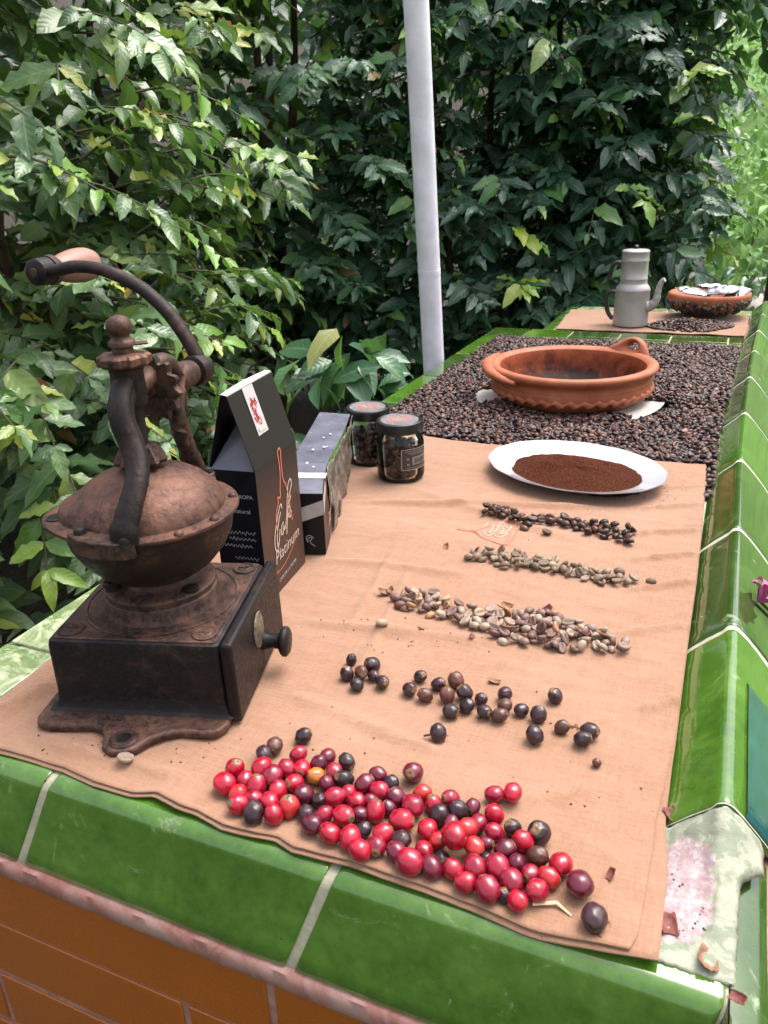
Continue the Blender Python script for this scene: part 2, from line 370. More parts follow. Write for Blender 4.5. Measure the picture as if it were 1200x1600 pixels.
def m_cherry(name, a, bcol, blotch, rough=.24, coat=.22):
    m, t, b = newmat(name); f = rndfac(t); v = coords(t, 'Object')
    c = ramp(t, f, [(0, a), (1, bcol)])
    oi = nd(t, 'ShaderNodeObjectInfo'); av = nd(t, 'ShaderNodeVectorMath', operation='ADD'); t.links.new(v, av.inputs[0]); t.links.new(oi.outputs['Location'], av.inputs[1])
    n = noisen(t, av.outputs[0], 90, 5, .6, .6); c = mixc(t, ramp(t, n, [(.48, g3(0)), (.72, g3(.8))]), c, blotch)
    n2 = noisen(t, av.outputs[0], 700, 2, .5); c = mixc(t, ramp(t, n2, [(.70, g3(0)), (.76, g3(.35))]), c, tuple(min(1, x*3+.1) for x in a))
    s = nd(t, 'ShaderNodeSeparateXYZ'); t.links.new(v, s.inputs[0])
    mr = nd(t, 'ShaderNodeMapRange'); mr.inputs[1].default_value = .0076; mr.inputs[2].default_value = .0081; t.links.new(s.outputs[2], mr.inputs[0])
    c = mixc(t, mr.outputs[0], c, (.16, .085, .04)); t.links.new(c, b.inputs['Base Color'])
    b.inputs['Roughness'].default_value = rough; b.inputs['Coat Weight'].default_value = coat; b.inputs['Coat Roughness'].default_value = .12
    b.inputs['Subsurface Weight'].default_value = .08; b.inputs['Subsurface Radius'].default_value = (.004, .001, .001)
    bump(t, b, n, .15, .0008); return m
M_ch = {'r': m_cherry('ripe_red_skin', (.30, .004, .018), (.42, .006, .026), (.15, .005, .020)),
        'c': m_cherry('crimson_skin', (.21, .005, .022), (.33, .007, .030), (.09, .005, .018)),
        'm': m_cherry('maroon_skin', (.085, .005, .018), (.15, .007, .025), (.035, .006, .013), .28),
        'k': m_cherry('blackened_skin', (.020, .009, .012), (.045, .014, .018), (.010, .008, .010), .36, .15),
        'b': m_cherry('brown_skin', (.07, .025, .018), (.11, .035, .022), (.03, .014, .012), .4, .1),
        'o': m_cherry('orange_red_skin', (.38, .014, .020), (.44, .030, .022), (.30, .005, .018)),
        'y': m_cherry('yellow_red_skin', (.40, .15, .02), (.40, .15, .02), (.30, .02, .015))}
M_husk = simple('dry_husk', (.22, .105, .055), .7, nscale=300, var=.4, bstr=.4)
M_huskred = simple('red_husk', (.16, .04, .03), .6, nscale=300, var=.4, bstr=.4)
M_straw = simple('straw', (.62, .42, .26), .7, nscale=200)
def m_leaf(name, stops, sheen=.34, back=.5, spots=.5):
    m, t, b = newmat(name); f = rndfac(t); uv = nd(t, 'ShaderNodeTexCoord').outputs['UV']
    c = ramp(t, f, stops)
    s = nd(t, 'ShaderNodeSeparateXYZ'); t.links.new(uv, s.inputs[0])
    d = nd(t, 'ShaderNodeMath', operation='SUBTRACT'); t.links.new(s.outputs[1], d.inputs[0]); d.inputs[1].default_value = .5
    ab = nd(t, 'ShaderNodeMath', operation='ABSOLUTE'); t.links.new(d.outputs[0], ab.inputs[0])
    mid = ramp(t, ab.outputs[0], [(.015, g3(1)), (.05, g3(0))])
    # side veins sweep forward from the midrib
    ma = nd(t, 'ShaderNodeMath', operation='MULTIPLY_ADD'); t.links.new(ab.outputs[0], ma.inputs[0]); ma.inputs[1].default_value = -.45; t.links.new(s.outputs[0], ma.inputs[2])
    mm = nd(t, 'ShaderNodeMath', operation='MULTIPLY'); t.links.new(ma.outputs[0], mm.inputs[0]); mm.inputs[1].default_value = 7.0
    fr = nd(t, 'ShaderNodeMath', operation='PINGPONG'); t.links.new(mm.outputs[0], fr.inputs[0]); fr.inputs[1].default_value = .5
    vein = ramp(t, fr.outputs[0], [(.0, g3(1)), (.12, g3(0))])
    hv = ramp(t, fr.outputs[0], [(.0, g3(0)), (.5, g3(1))], 'EASE')
    light = mixc(t, .35, c, (.30, .42, .16))
    c2 = mixc(t, mid, c, light); mvein = nd(t, 'ShaderNodeMath', operation='MULTIPLY'); t.links.new(vein, mvein.inputs[0]); mvein.inputs[1].default_value = .2
    c2 = mixc(t, mvein.outputs[0], c2, light)
    n = noisen(t, coords(t, 'World'), 30, 6, .7, .5); c2 = mixc(t, ramp(t, n, [(.66, g3(0)), (.74, g3(spots))]), c2, (.13, .07, .025))
    t.links.new(c2, b.inputs['Base Color']); b.inputs['Roughness'].default_value = sheen; b.inputs['Specular IOR Level'].default_value = .6
    p = bump(t, b, hv, .12, .004)
    out = [q for q in t.nodes if q.type == 'OUTPUT_MATERIAL'][0]
    tl = nd(t, 'ShaderNodeBsdfTranslucent'); tc = mixc(t, .5, c2, (.16, .34, .03)); t.links.new(tc, tl.inputs[0])
    mx = nd(t, 'ShaderNodeMixShader'); mx.inputs[0].default_value = .25; t.links.new(b.outputs[0], mx.inputs[1]); t.links.new(tl.outputs[0], mx.inputs[2])
    t.links.new(mx.outputs[0], out.inputs[0]); return m
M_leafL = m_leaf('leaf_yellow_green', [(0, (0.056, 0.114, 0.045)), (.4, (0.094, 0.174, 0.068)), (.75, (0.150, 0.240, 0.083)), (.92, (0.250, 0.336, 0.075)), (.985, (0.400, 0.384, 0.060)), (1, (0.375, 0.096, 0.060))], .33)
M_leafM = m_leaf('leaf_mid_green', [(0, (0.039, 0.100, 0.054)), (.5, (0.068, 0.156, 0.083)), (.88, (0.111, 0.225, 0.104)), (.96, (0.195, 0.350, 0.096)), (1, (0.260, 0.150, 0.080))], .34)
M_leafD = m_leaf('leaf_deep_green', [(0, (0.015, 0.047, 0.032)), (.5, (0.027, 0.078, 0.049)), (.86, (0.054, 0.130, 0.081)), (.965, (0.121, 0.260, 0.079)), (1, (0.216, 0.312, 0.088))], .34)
M_leafB = m_leaf('leaf_bright_garden', [(0, (.10, .24, .05)), (.5, (.17, .36, .07)), (1, (.28, .48, .12))], .5, spots=.1)
M_leafN = m_leaf('leaf_fresh', [(0, (.10, .22, .04)), (.5, (.17, .32, .05)), (.85, (.26, .36, .05)), (1, (.34, .34, .05))], .36, spots=.2)
M_bark = simple('brown_bark', (.075, .042, .028), .9, nscale=40, var=.5, bstr=.8, bdist=.004)
M_twig = simple('green_brown_twig', (.07, .06, .03), .8, nscale=60, var=.4)
M_soil = simple('dark_soil', (.030, .022, .016), .95, nscale=14, var=.6, bstr=.9, bdist=.02, kind='World')
M_lawn = simple('garden_green', (.085, .17, .035), .95, nscale=6, var=.6, bstr=.8, bdist=.03, kind='World')
M_stone = simple('grey_stone', (.30, .27, .25), .85, nscale=20, var=.4, bstr=.6, bdist=.005)
M_pole = simple('white_painted_pole', (.74, .70, .80), .38, nscale=18, var=.14, bstr=.05, detail=9)
M_berry = simple('green_berry', (.22, .27, .06), .4)
M_pinkf = simple('pink_petal', (.70, .14, .40), .6, nscale=100, var=.3)

# ------------------------------------------------------------------ ground and hillside (setting)
gn = 90; gs = np.linspace(-1, 1, gn); GX, GY = np.meshgrid(np.sign(gs)*np.abs(gs)**2.2*160, np.sign(gs)*np.abs(gs)**2.2*160)
GZ = -0.9 + 0*GX
V = np.stack([GX.ravel(), GY.ravel(), GZ.ravel()], 1)
V[:, 2] += np.array([noise.noise(Vector((x*.9, y*.9, 0)))*.03 for x, y, z in V])
far = np.clip((V[:, 1]-5.5)/22, 0, 1); V[:, 2] += far**1.1*9*(1-np.clip((V[:, 1]-60)/100, 0, 1)*.2)
q = np.arange(gn*gn).reshape(gn, gn); Fq = np.stack([q[:-1, :-1], q[:-1, 1:], q[1:, 1:], q[1:, :-1]], -1).reshape(-1, 4)
def gridfaces(n, m):
    q = np.arange(n*m).reshape(n, m); return np.stack([q[:-1, :-1], q[:-1, 1:], q[1:, 1:], q[1:, :-1]], -1).reshape(-1, 4)
def m_ground():
    m, t, b = newmat('soil_and_grass'); g = nd(t, 'ShaderNodeNewGeometry'); s = nd(t, 'ShaderNodeSeparateXYZ'); t.links.new(g.outputs['Position'], s.inputs[0])
    v = coords(t, 'World'); n = noisen(t, v, 5, 8, .7); n2 = noisen(t, v, 30, 6, .7)
    mr = nd(t, 'ShaderNodeMapRange'); cmb = nd(t, 'ShaderNodeMath', operation='MULTIPLY_ADD'); t.links.new(s.outputs[1], cmb.inputs[0]); cmb.inputs[1].default_value = .12; t.links.new(s.outputs[0], cmb.inputs[2]); mr.inputs[1].default_value = .2; mr.inputs[2].default_value = .7; t.links.new(cmb.outputs[0], mr.inputs[0])
    soil = ramp(t, n2, [(.35, (.012, .009, .007)), (.7, (.06, .042, .028))]); gr = ramp(t, n, [(.35, (.05, .12, .02)), (.65, (.16, .28, .06))])
    t.links.new(mixc(t, mr.outputs[0], soil, gr), b.inputs['Base Color']); b.inputs['Roughness'].default_value = .95; bump(t, b, n2, .9, .03); return m
tag(npmesh('ground', V, Fq, m_ground()), kind='structure')

# ------------------------------------------------------------------ tiled counter
ctr = thing('tiled_counter', 'long outdoor counter clad in glossy green tiles with brown tiles below', 'counter', (-.3, .3, -.9))
OFF = Vector((.3, -.3, .9))
def TM(): return Matrix.Translation(OFF)
b = MB()
b.box(-.615, .046, .346, 1.17, -.9, -.0035, TM()); b.box(-.615, .085, 1.17, 2.145, -.9, -.014, TM())
b.box(-.615, .085, 2.145, 2.25, -.9, -.0035, TM()); b.box(-.475, .12, 2.25, 2.67, -.9, -.0035, TM())
b.build('mortar_core', M_grout, ctr)
# front edge: bullnose tiles. profile in (y, z), outward is -y
def front_prof():
    pr = [(.392, .0), (.3395, .0)]
    for k in range(1, 10):
        a = k/9*math.radians(72); pr.append((.3395-.0135*math.sin(a), -.0135*(1-math.cos(a))))
    y, z = pr[-1]; pr += [(y-(y-.306)*k/6+.0007*math.sin(PI*k/6), z+(-.070-z)*k/6) for k in range(1, 7)]; pr += [(.3066, -.0712), (.3082, -.0722), (.3115, -.0724)]
    return pr
FP = front_prof()
def spans(L, n=12):
    a = [0, .0004, .001, .002, .0036, .006]; return [q/L for q in a]+[.006/L+(1-.012/L)*k/n for k in range(1, n)]+[1-q/L for q in a[::-1]]
def ftile(x0, x1, mat=M_green, name='edge_tile', drop=.0):
    mb = MB(); sp_ = spans(x1-x0); nx = len(sp_)-1; n = len(FP); rows = []
    for i, s in enumerate(sp_):
        e = min(s, 1-s)*(x1-x0); low = 0.0012*math.exp(-e/.0016)+(.004 if i in (0, nx) else 0)
        for j, (y, z) in enumerate(FP):
            sk = .024*(-z/.072)
            nrm = Vector((0, -1, .25)) if j > 5 else Vector((0, -.3, 1)); nrm.normalize()
            wob = noise.noise(Vector((x0*7+s*3, y*20, z*20)))*.0009
            p = Vector((x0+s*(x1-x0)-sk, y, z+.0005)) + nrm*(wob-low)
            rows.append(p+OFF)
    fs = [(i*n+j, i*n+j+1, (i+1)*n+j+1, (i+1)*n+j) for i in range(nx) for j in range(n-1)]
    mb.add(rows, fs); o = face_up(mb.build(name, mat, ctr, 60))
    return o
xj = [-.905, -.672, -.434, -.190, .046]
xj = [-.69, -.4395, -.1955, .0475]
for a, c in zip(xj[:-1], xj[1:]): ftile(a+.0035, c-.0035)
# grout strip under/between the front tiles, a touch lower than the tiles
mb = MB(); n = len(FP); pr = [(y+.0012, z-.0016) for y, z in FP]
for i in range(2):
    x = (-.70, .046)[i]
    mb.v += [tuple(Vector((x-.024*(-z/.072), y, z))+OFF) for j, (y, z) in enumerate(pr)]
mb.f = [(j, j+1, n+j+1, n+j) for j in range(n-1)]
g = mb.build('joint_grout', M_grout, ctr, 60)
# pink mortar band under them (rough), then the brown tile courses on the front face
yb, zb = .306, -.0715
mb = MB(); nx = 160; prof = [(yb+.012, zb+.004), (yb-.003, zb-.001), (yb-.0045, zb-.008), (yb-.004, zb-.016), (yb+.004, zb-.0225)]
for i in range(nx+1):
    x = -.75+i/nx*.86
    for j, (y, z) in enumerate(prof):
        k = noise.noise(Vector((x*60, j*1.7, 3)))*.0008
        mb.v.append(tuple(Vector((x, y+k, z+noise.noise(Vector((x*45, j, 9)))*.0008))+OFF))
mb.f = [(i*5+j, i*5+j+1, (i+1)*5+j+1, (i+1)*5+j) for i in range(nx) for j in range(4)]
mb.build('mortar_band', M_pink, ctr, 60)
mb = MB(); mb.box(-.8, .12, yb+.0022, yb+.012, -.9, zb-.015, TM()); mb.build('mortar_bed', M_pink, ctr)
zc = -.0895
hs_ = [.068, .065, .065, .058, .058, .058, .058, .058, .058, .058, .058, .058]; xo = [-.238, -.62, -.538, -.40, -.30, -.42, -.3, -.42, -.3, -.42, -.3, -.42]
for r, (hh, x0) in enumerate(zip(hs_, xo)):
    gap = .0035 if r == 0 else .008
    for k in range(-2, 3):
        xa = x0+k*.30; xb_ = xa+.30
        xa = max(xa, -.79); xb_ = min(xb_, .11)
        if xb_-xa < .02: continue
        mb = MB(); mb.box(xa+.0035, xb_-.0035, yb+.0005, yb+.008, zc-hh, zc, TM())
        mb.build('brown_tile', M_brown, ctr, bevel=.0012)
    zc -= hh+gap
# right-hand cap: roof-shaped tiles, profile in (x, z)
def cap_prof():
    a = [(.0005, -.002), (.004, .0022), (.016, .0145), (.028, .0255)]
    for k in range(7):
        t_ = k/6; a.append((.0318+.0105*t_, .0285+.0038*math.sin(PI*(.15+.7*t_))))
    a += [(.050, .0235), (.060, .0125), (.072, -.002), (.086, -.020), (.100, -.045)]
    return a
CPR = cap_prof()
def cap_dx(y): return 0.0 if y < 1.15 else .034*((y-1.15)/1.15)**1.5
yj = [.450, .6865, .914, 1.160, 1.41, 1.675, 1.93, 2.18, 2.43, 2.68]
def captile(y0, y1, mat):
    mb = MB(); sp_ = spans(y1-y0); ny = len(sp_)-1; n = len(CPR); vs = []
    for i, s in enumerate(sp_):
        y = y0+s*(y1-y0); e = min(s, 1-s)*(y1-y0); low = .0013*math.exp(-e/.0016)+(.004 if i in (0, ny) else 0)
        for j, (x, z) in enumerate(CPR):
            wob = noise.noise(Vector((x*25, y*7, z*25+4)))*.0009
            nx_ = -.6 if x < .03 else (.6 if x > .045 else 0)
            sk = .010*(z/.032) if z > 0 else 0
            vs.append(Vector((x+cap_dx(y)+nx_*(wob-low), y+(0*sk), z+(wob-low)))+OFF)
    mb.add(vs, [(i*n+j, i*n+j+1, (i+1)*n+j+1, (i+1)*n+j) for i in range(ny) for j in range(n-1)])
    o = face_up(mb.build('cap_tile', mat, ctr, 60))
    return o
for i, (a, c) in enumerate(zip(yj[:-1], yj[1:])): captile(a+.0036, c-.0036, M_green if i % 3 == 0 else M_green2)
mb = MB(); n = len(CPR); ys = np.linspace(.453, 2.68, 40)
for y in ys: mb.v += [tuple(Vector((x+cap_dx(y)+(.0008 if x < .03 else -.0008 if x > .045 else 0), y, z-.0011))+OFF) for x, z in CPR]
mb.f = [(i*n+j, i*n+j+1, (i+1)*n+j+1, (i+1)*n+j) for i in range(len(ys)-1) for j in range(n-1)]
mb.build('joint_grout', M_grout2, ctr, 60)
# teal reflection painted as a sheet over the first cap tile's outer half
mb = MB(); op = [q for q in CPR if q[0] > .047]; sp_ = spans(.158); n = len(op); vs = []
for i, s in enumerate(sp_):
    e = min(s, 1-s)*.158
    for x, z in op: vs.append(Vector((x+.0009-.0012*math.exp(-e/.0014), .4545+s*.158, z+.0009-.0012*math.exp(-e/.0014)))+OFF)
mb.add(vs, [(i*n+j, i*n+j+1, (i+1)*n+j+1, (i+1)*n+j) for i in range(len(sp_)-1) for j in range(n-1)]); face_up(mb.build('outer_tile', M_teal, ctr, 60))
# outer face of the right wall and its end
mb = MB()
for k in range(9): mb.box(.092, .104, .30+k*.27, .565+k*.27, -.33, -.052, TM())
mb.build('outer_tile', M_green, ctr, bevel=.002)
# bare, broken corner where the tile has come off: a rough slab that rises under the first cap tile
mb = MB(); n1, n2 = 46, 56
cor = []
for i in range(n1+1):
    for j in range(n2+1):
        s, t_ = i/n1, j/n2
        xr = .0492 + .0145*max(0, min(1, (t_-.62)/.19)) + .0010*noise.noise(Vector((0, t_*22, 1)))+.0008*noise.noise(Vector((0, t_*70, 1)))
        yf = .3445 + .0012*noise.noise(Vector((s*24, 0, 2)))+.0008*noise.noise(Vector((s*70, 0, 2))); yk = .4495 + .0012*noise.noise(Vector((s*16, 5, 2)))
        x = -.012+s*(xr+.012); y = yf+t_*(yk-yf)
        z = .0016 + noise.fractal(Vector((x*70, y*70, 0)), 1.0, 2.0, 5)*.0012
        z += max(0, float(np.interp(x, [q[0] for q in CPR], [q[1] for q in CPR]))-.0025)*max(0, (y-.352)/.0975)**1.3
        d = math.hypot((x-.014)/.021, (y-.398)/.040)+.5*noise.noise(Vector((x*50, y*50, 3)))
        z -= .0017*max(0, min(1, (1-d)*14))
        if s > .96: z -= .004*(s-.96)/.04
        cor.append(Vector((x, y, z))+OFF)
mb.add(cor, [(i*(n2+1)+j, i*(n2+1)+j+1, (i+1)*(n2+1)+j+1, (i+1)*(n2+1)+j) for i in range(n1) for j in range(n2)])
o = face_up(mb.build('bare_corner', M_corner, ctr, 60)); m_ = o.modifiers.new('t', 'SOLIDIFY'); m_.thickness = .006; m_.offset = -1
# green tiles on the outer side of the bare corner
def slopetile(xa, xb_, y0, y1, z0, z1, mat):
    mb = MB(); vs = []
    for i in range(9):
        for j in range(9):
            s, t_ = i/8, j/8
            vs.append(Vector((xa+s*(xb_-xa), y0+t_*(y1-y0), z0+(z1-z0)*(s**1.9)+.0008*noise.noise(Vector((s*3, t_*3, xa*9)))))+OFF)
    mb.add(vs, [(i*9+j, i*9+j+1, (i+1)*9+j+1, (i+1)*9+j) for i in range(8) for j in range(8)])
    face_up(mb.build('edge_tile', mat, ctr, 60))
slopetile(.0462, .112, .262, .4492, -.0005, -.085, M_green2)
mb = MB(); mb.box(.0485, .10, .30, .47, -.03, -.010, TM()); mb.build('mortar_bed', M_pink, ctr)
# left edge tiles
yl = [.236, .470, .705, .94, 1.175, 1.41, 1.645, 1.885, 2.13]
def flat_tile(x0, x1, y0, y1, mat, name='edge_tile', z=.0, h=.007, bev=.002):
    mb = MB(); mb.box(x0, x1, y0, y1, z-h, z+.0005, TM()); return mb.build(name, mat, ctr, bevel=bev, seg=3)
for i, (a, c) in enumerate(zip(yl[:-1], yl[1:])):
    if i == 0: a = .397
    xin = -.562 if a < 1.1 else -.582
    flat_tile(-.628, xin, a+.002, c-.002, M_greenpale if i < 2 else (M_green if i % 2 else M_green2))
    mb = MB(); mb.box(-.634, -.6285, a+.002, c-.002, -.16, -.004, TM()); mb.build('side_tile', M_green, ctr, bevel=.0015)
# strip across the far end of the bean tray, and around the far section
xs = [-.628, -.520, -.40, -.27, -.14, .0, .045]
for i, (a, c) in enumerate(zip(xs[:-1], xs[1:])):
    flat_tile(a+.002, c-.002, 2.134, 2.165 if i > 1 else 2.25, M_green if i % 2 else M_green2, 'strip_tile', .001)
    if i > 1: flat_tile(a+.002, c-.002, 2.169, 2.25, M_green2, 'strip_tile')
for i in range(4): flat_tile(-.490, -.462, 2.254+i*.105, 2.355+i*.105, M_green, 'edge_tile')
for i in range(4): flat_tile(-.458+i*.137, -.325+i*.137, 2.60, 2.68, M_greenpale, 'edge_tile')

# ------------------------------------------------------------------ linen cloth (folded, two layers)
def polyl(px, z=0.004): return [P(x, y, z) for x, y in px]
near_px = [(-70, 1150), (0, 1171), (50, 1184), (100, 1199), (150, 1222), (210, 1240), (245, 1243), (280, 1262), (310, 1270), (350, 1291), (400, 1304), (435, 1310), (460, 1327), (500, 1337), (550, 1350), (600, 1369), (650, 1385), (725, 1410), (775, 1430), (825, 1450), (880, 1467), (950, 1486), (982, 1494)]
right_px = [(982, 1494), (995, 1470), (1008, 1400), (1018, 1340), (1025, 1280), (1040, 1225), (1056, 1145), (1071, 1025), (1085, 930), (1094, 850), (1099, 790), (1103, 727)]
right2_px = [(1027, 1510), (1034, 1450), (1043, 1370), (1042, 1320), (1040, 1285), (1050, 1200), (1060, 1130), (1074, 1015), (1088, 915), (1096, 840), (1101, 780), (1104, 728)]
far_px = [(640, 676), (668, 682), (760, 696), (850, 706), (950, 715), (1040, 722), (1103, 727)]
def resample(pts, n):
    pts = [Vector(p) for p in pts]; L = [0]
    for a, b_ in zip(pts[:-1], pts[1:]): L.append(L[-1]+(b_-a).length)
    out = []
    for k in range(n):
        s = L[-1]*k/(n-1); i = max(0, min(len(pts)-2, sum(1 for q in L if q <= s)-1))
        t_ = (s-L[i])/max(1e-9, L[i+1]-L[i]); out.append(pts[i].lerp(pts[i+1], t_))
    return out
creases = []
rr = random.Random(3)
for (a, c, amp, wd) in [((480, 980), (760, 1010), .0016, .006), ((560, 790), (930, 800), .0022, .006), ((640, 770), (900, 850), .0012, .008), ((1000, 1120), (1060, 1100), .0018, .005),
                        ((960, 1000), (1075, 985), .0016, .005), ((980, 930), (1085, 915), .0022, .005), ((990, 880), (1090, 872), .0018, .004), ((1000, 840), (1095, 835), .002, .004), ((1000, 800), (1098, 795), .0016, .004), ((1005, 770), (1100, 764), .0014, .004),
                        ((450, 1090), (700, 1190), .0012, .007), ((60, 1160), (300, 1230), .002, .008), ((560, 1060), (640, 900), .0009, .005), ((690, 1290), (930, 1240), .0009, .006), ((500, 880), (720, 905), .0013, .006), ((540, 1000), (620, 860), .0008, .004),
                        ((0, 1120), (80, 1080), .0025, .008), ((380, 1200), (520, 1130), .001, .006)]:
    creases.append((P(*a), P(*c), amp, wd))
def cloth_z(x, y, edge=1.0):
    p = Vector((x, y, 0)); z = .0035
    z += .0030*noise.noise(Vector((x*8, y*15, 0)))+.0013*noise.noise(Vector((x*24, y*50, 2)))+.0006*noise.noise(Vector((x*70, y*90, 2)))
    for a, c, amp, wd in creases:
        d = c-a; L2 = d.length_squared; t_ = (p-a).dot(d)/L2
        if -.25 < t_ < 1.25:
            q = a+d*t_; off = (p-q).length+.004*noise.noise(Vector((t_*5, a.x*20, 0))); f = math.exp(-(off/wd)**2)*math.exp(-max(0, abs(t_-.5)-.35)**2/.02)
            z += 2.8*amp*f
    return z
def cloth_patch(near, right, far_, left, nu, nv, zoff, name, parent, inset=0):
    Nn = resample(near, nu); Fr = resample(far_, nu); Lf = resample(left, nv); Rt = resample(right, nv); vs = []
    for j in range(nv):
        v = j/(nv-1)
        for i in range(nu):
            u = i/(nu-1)
            p = Nn[i]*(1-v)+Fr[i]*v+Lf[j]*(1-u)+Rt[j]*u-(Nn[0]*(1-u)*(1-v)+Nn[-1]*u*(1-v)+Fr[0]*(1-u)*v+Fr[-1]*u*v)
            z = cloth_z(p.x, p.y)
            ed = math.exp(-v*(nv-1)*.004/.02)   # free front edge lifts and dips
            z += ed*(.0075*max(-.1, noise.noise(Vector((p.x*15, 1.3, 0))))+.0006)
            z = max(z, .0022)
            if p.y < .3392: z -= ((.3392-p.y)**2)*36
            er = math.exp(-(1-u)*.6/.012); z += er*.0012*(noise.noise(Vector((1, p.y*20, 4))))
            vs.append((p.x, p.y, z+zoff))
    o = npmesh(name, np.array(vs), gridfaces(nv, nu), M_cloth, parent); return o
cl = thing('linen_cloth', 'peach linen cloth folded double, under the mill and the rows of coffee', 'cloth', (0, 0, 0))
left_w = [P(-70, 1150, .004), Vector((-.560, .46, .004)), Vector((-.545, .8, .004)), Vector((-.53, 1.0, .004)), Vector((-.5, 1.15, .004)), P(640, 676, .004)]
up_ = cloth_patch(polyl(near_px), polyl(right_px), polyl(far_px), left_w, 230, 250, .0022, 'upper_layer', cl)
m_ = up_.modifiers.new('t', 'SOLIDIFY'); m_.thickness = .0011; m_.offset = -1
near2 = [p+Vector((.0, -.0035, 0)) for p in polyl(near_px[:-1], .003)]+[P(1027, 1510, .003)]
lw_ = cloth_patch(near2, polyl(right2_px, .003), polyl(far_px, .003), [near2[0]]+left_w[1:], 120, 130, -.0002, 'lower_layer', cl)
m_ = lw_.modifiers.new('t', 'SOLIDIFY'); m_.thickness = .0011; m_.offset = -1
CZ = .0062
def cloth_top(x, y): return cloth_z(x, y)+.0024
# line of faded stitching along the hem
mb = MB(); pts = [(1012, 815), (1002, 880), (990, 960), (975, 1050), (955, 1150), (935, 1250), (918, 1330)]
pw_ = resample([P(*q, .006) for q in pts], 150)
for k in range(0, 149, 2):
    a, c = pw_[k], pw_[k+1]; mb.tube([(a.x, a.y, cloth_top(a.x, a.y)-.0002), (c.x, c.y, cloth_top(c.x, c.y)-.0002)], .00028, 4)
o = mb.build('hem_stitch', M_hem, cl); tag(o, kind='stuff')
# embroidered emblem (a cup-like outline with white lettering scrawl)
E2 = lambda u, v: (560+u/2.4, 760+v/2.4)
def thread(name, px, r, mat):
    mb = MB()
    for line in px:
        w_ = smoothpath([P(*E2(*q), .006) for q in line], 5)
        mb.tube([(p.x, p.y, cloth_top(p.x, p.y)+.0002) for p in w_], r, 5)
    return mb.build(name, mat, cl)
thread('embroidered_outline', [[(372, 160), (400, 168), (435, 168), (462, 190), (500, 208), (548, 222), (575, 205), (592, 170), (600, 140), (560, 128), (520, 135), (480, 150), (440, 165)], [(370, 163), (430, 172), (470, 196), (520, 214)], [(548, 222), (560, 200), (570, 165)]], .0006, M_copper)
thread('embroidered_script', [[(470, 150), (490, 132), (505, 150), (490, 175), (515, 165), (530, 140), (545, 160), (530, 178), (555, 170), (575, 145)], [(465, 165), (480, 185), (505, 180), (520, 190), (545, 185), (560, 178)], [(500, 130), (520, 150), (540, 130), (560, 155)]], .0007, M_cream)

# ------------------------------------------------------------------ coffee grinder
GC = Vector((-.433, .4835, CZ)); GR = math.atan2(.284, .959)
gr = thing('coffee_grinder', 'rusty black cast iron hand mill with domed hopper, crank handle and drawer', 'coffee grinder', GC, GR)
GZ0 = CZ   # heights below are from the table plane
def gb(mb, name, mat, parent=None, **k):
    mb.v = [(x, y, z-GZ0) for x, y, z in mb.v]
    return mb.build(name, mat, parent or gr, **k)
def rect_r(x0, x1, y0, y1, r, n=4):
    out = []
    for cx, cy, a0 in ((x1-r, y1-r, 0), (x0+r, y1-r, 90), (x0+r, y0+r, 180), (x1-r, y0+r, 270)):
        for k in range(n+1):
            a = math.radians(a0+90*k/n); out.append((cx+r*math.cos(a), cy+r*math.sin(a)))
    return out
hw = .0735
# foot plate with bolt lugs front and back
def footpoly():
    half = [(-.087, -.086), (-.083, -.0945), (-.070, -.0975), (-.034, -.0955), (-.024, -.099), (-.019, -.108), (-.015, -.119), (-.006, -.1255), (.005, -.1245), (.013, -.119), (.020, -.108), (.030, -.1005), (.042, -.097), (.062, -.0975), (.072, -.095), (.0775, -.086)]
    back = [(x, -y) for x, y in half[::-1]]
    return half+back
mb = MB(); mb.prism(footpoly(), CZ, .0145); o = gb(mb, 'foot_plate', M_rust, bevel=.0028, seg=3)
for sy in (-1, 1):
    mb = MB(); mb.lathe([(.0055, .0135), (.0105, .0140), (.0115, .0152), (.0095, .0168), (.0062, .0166), (.0050, .0130), (.0045, .0070)], 20, Matrix.Translation((0.0, sy*.111, 0)), cap=False)
    gb(mb, 'bolt_hole_rim', M_iron)
    mb = MB(); mb.lathe([(.0052, .0142), (.0052, .0149)], 16, Matrix.Translation((0, sy*.111, 0))); gb(mb, 'bolt_hole', M_lid)
# fillet between plate and housing, housing, top plate
mb = MB(); vs = []
rings = [(hw+.007, .0142), (hw+.003, .0165), (hw+.0008, .0215), (hw, .030), (hw-.0005, .074), (hw-.0015, .0785), (hw-.004, .0803)]
for r, z in rings: vs += [(x, y, z) for x, y in rect_r(-r, r, -r, r, .004)]
n = 20; fs = [(i*n+k, i*n+(k+1) % n, (i+1)*n+(k+1) % n, (i+1)*n+k) for i in range(len(rings)-1) for k in range(n)]
fs.append(tuple((len(rings)-1)*n+k for k in range(n))); mb.add(vs, fs); gb(mb, 'housing', M_black, smooth=35)
mb = MB(); mb.prism(rect_r(-hw+.0035, hw-.0035, -hw+.0035, hw-.0035, .004), .0795, .0813); gb(mb, 'top_plate', M_rust, bevel=.0008)
mb = MB(); mb.lathe([(.0665, .0812), (.0665, .0822), (.0655, .0826), (.0640, .0822), (.0635, .0812)], 56, cap=False); gb(mb, 'raised_ring', M_rust)
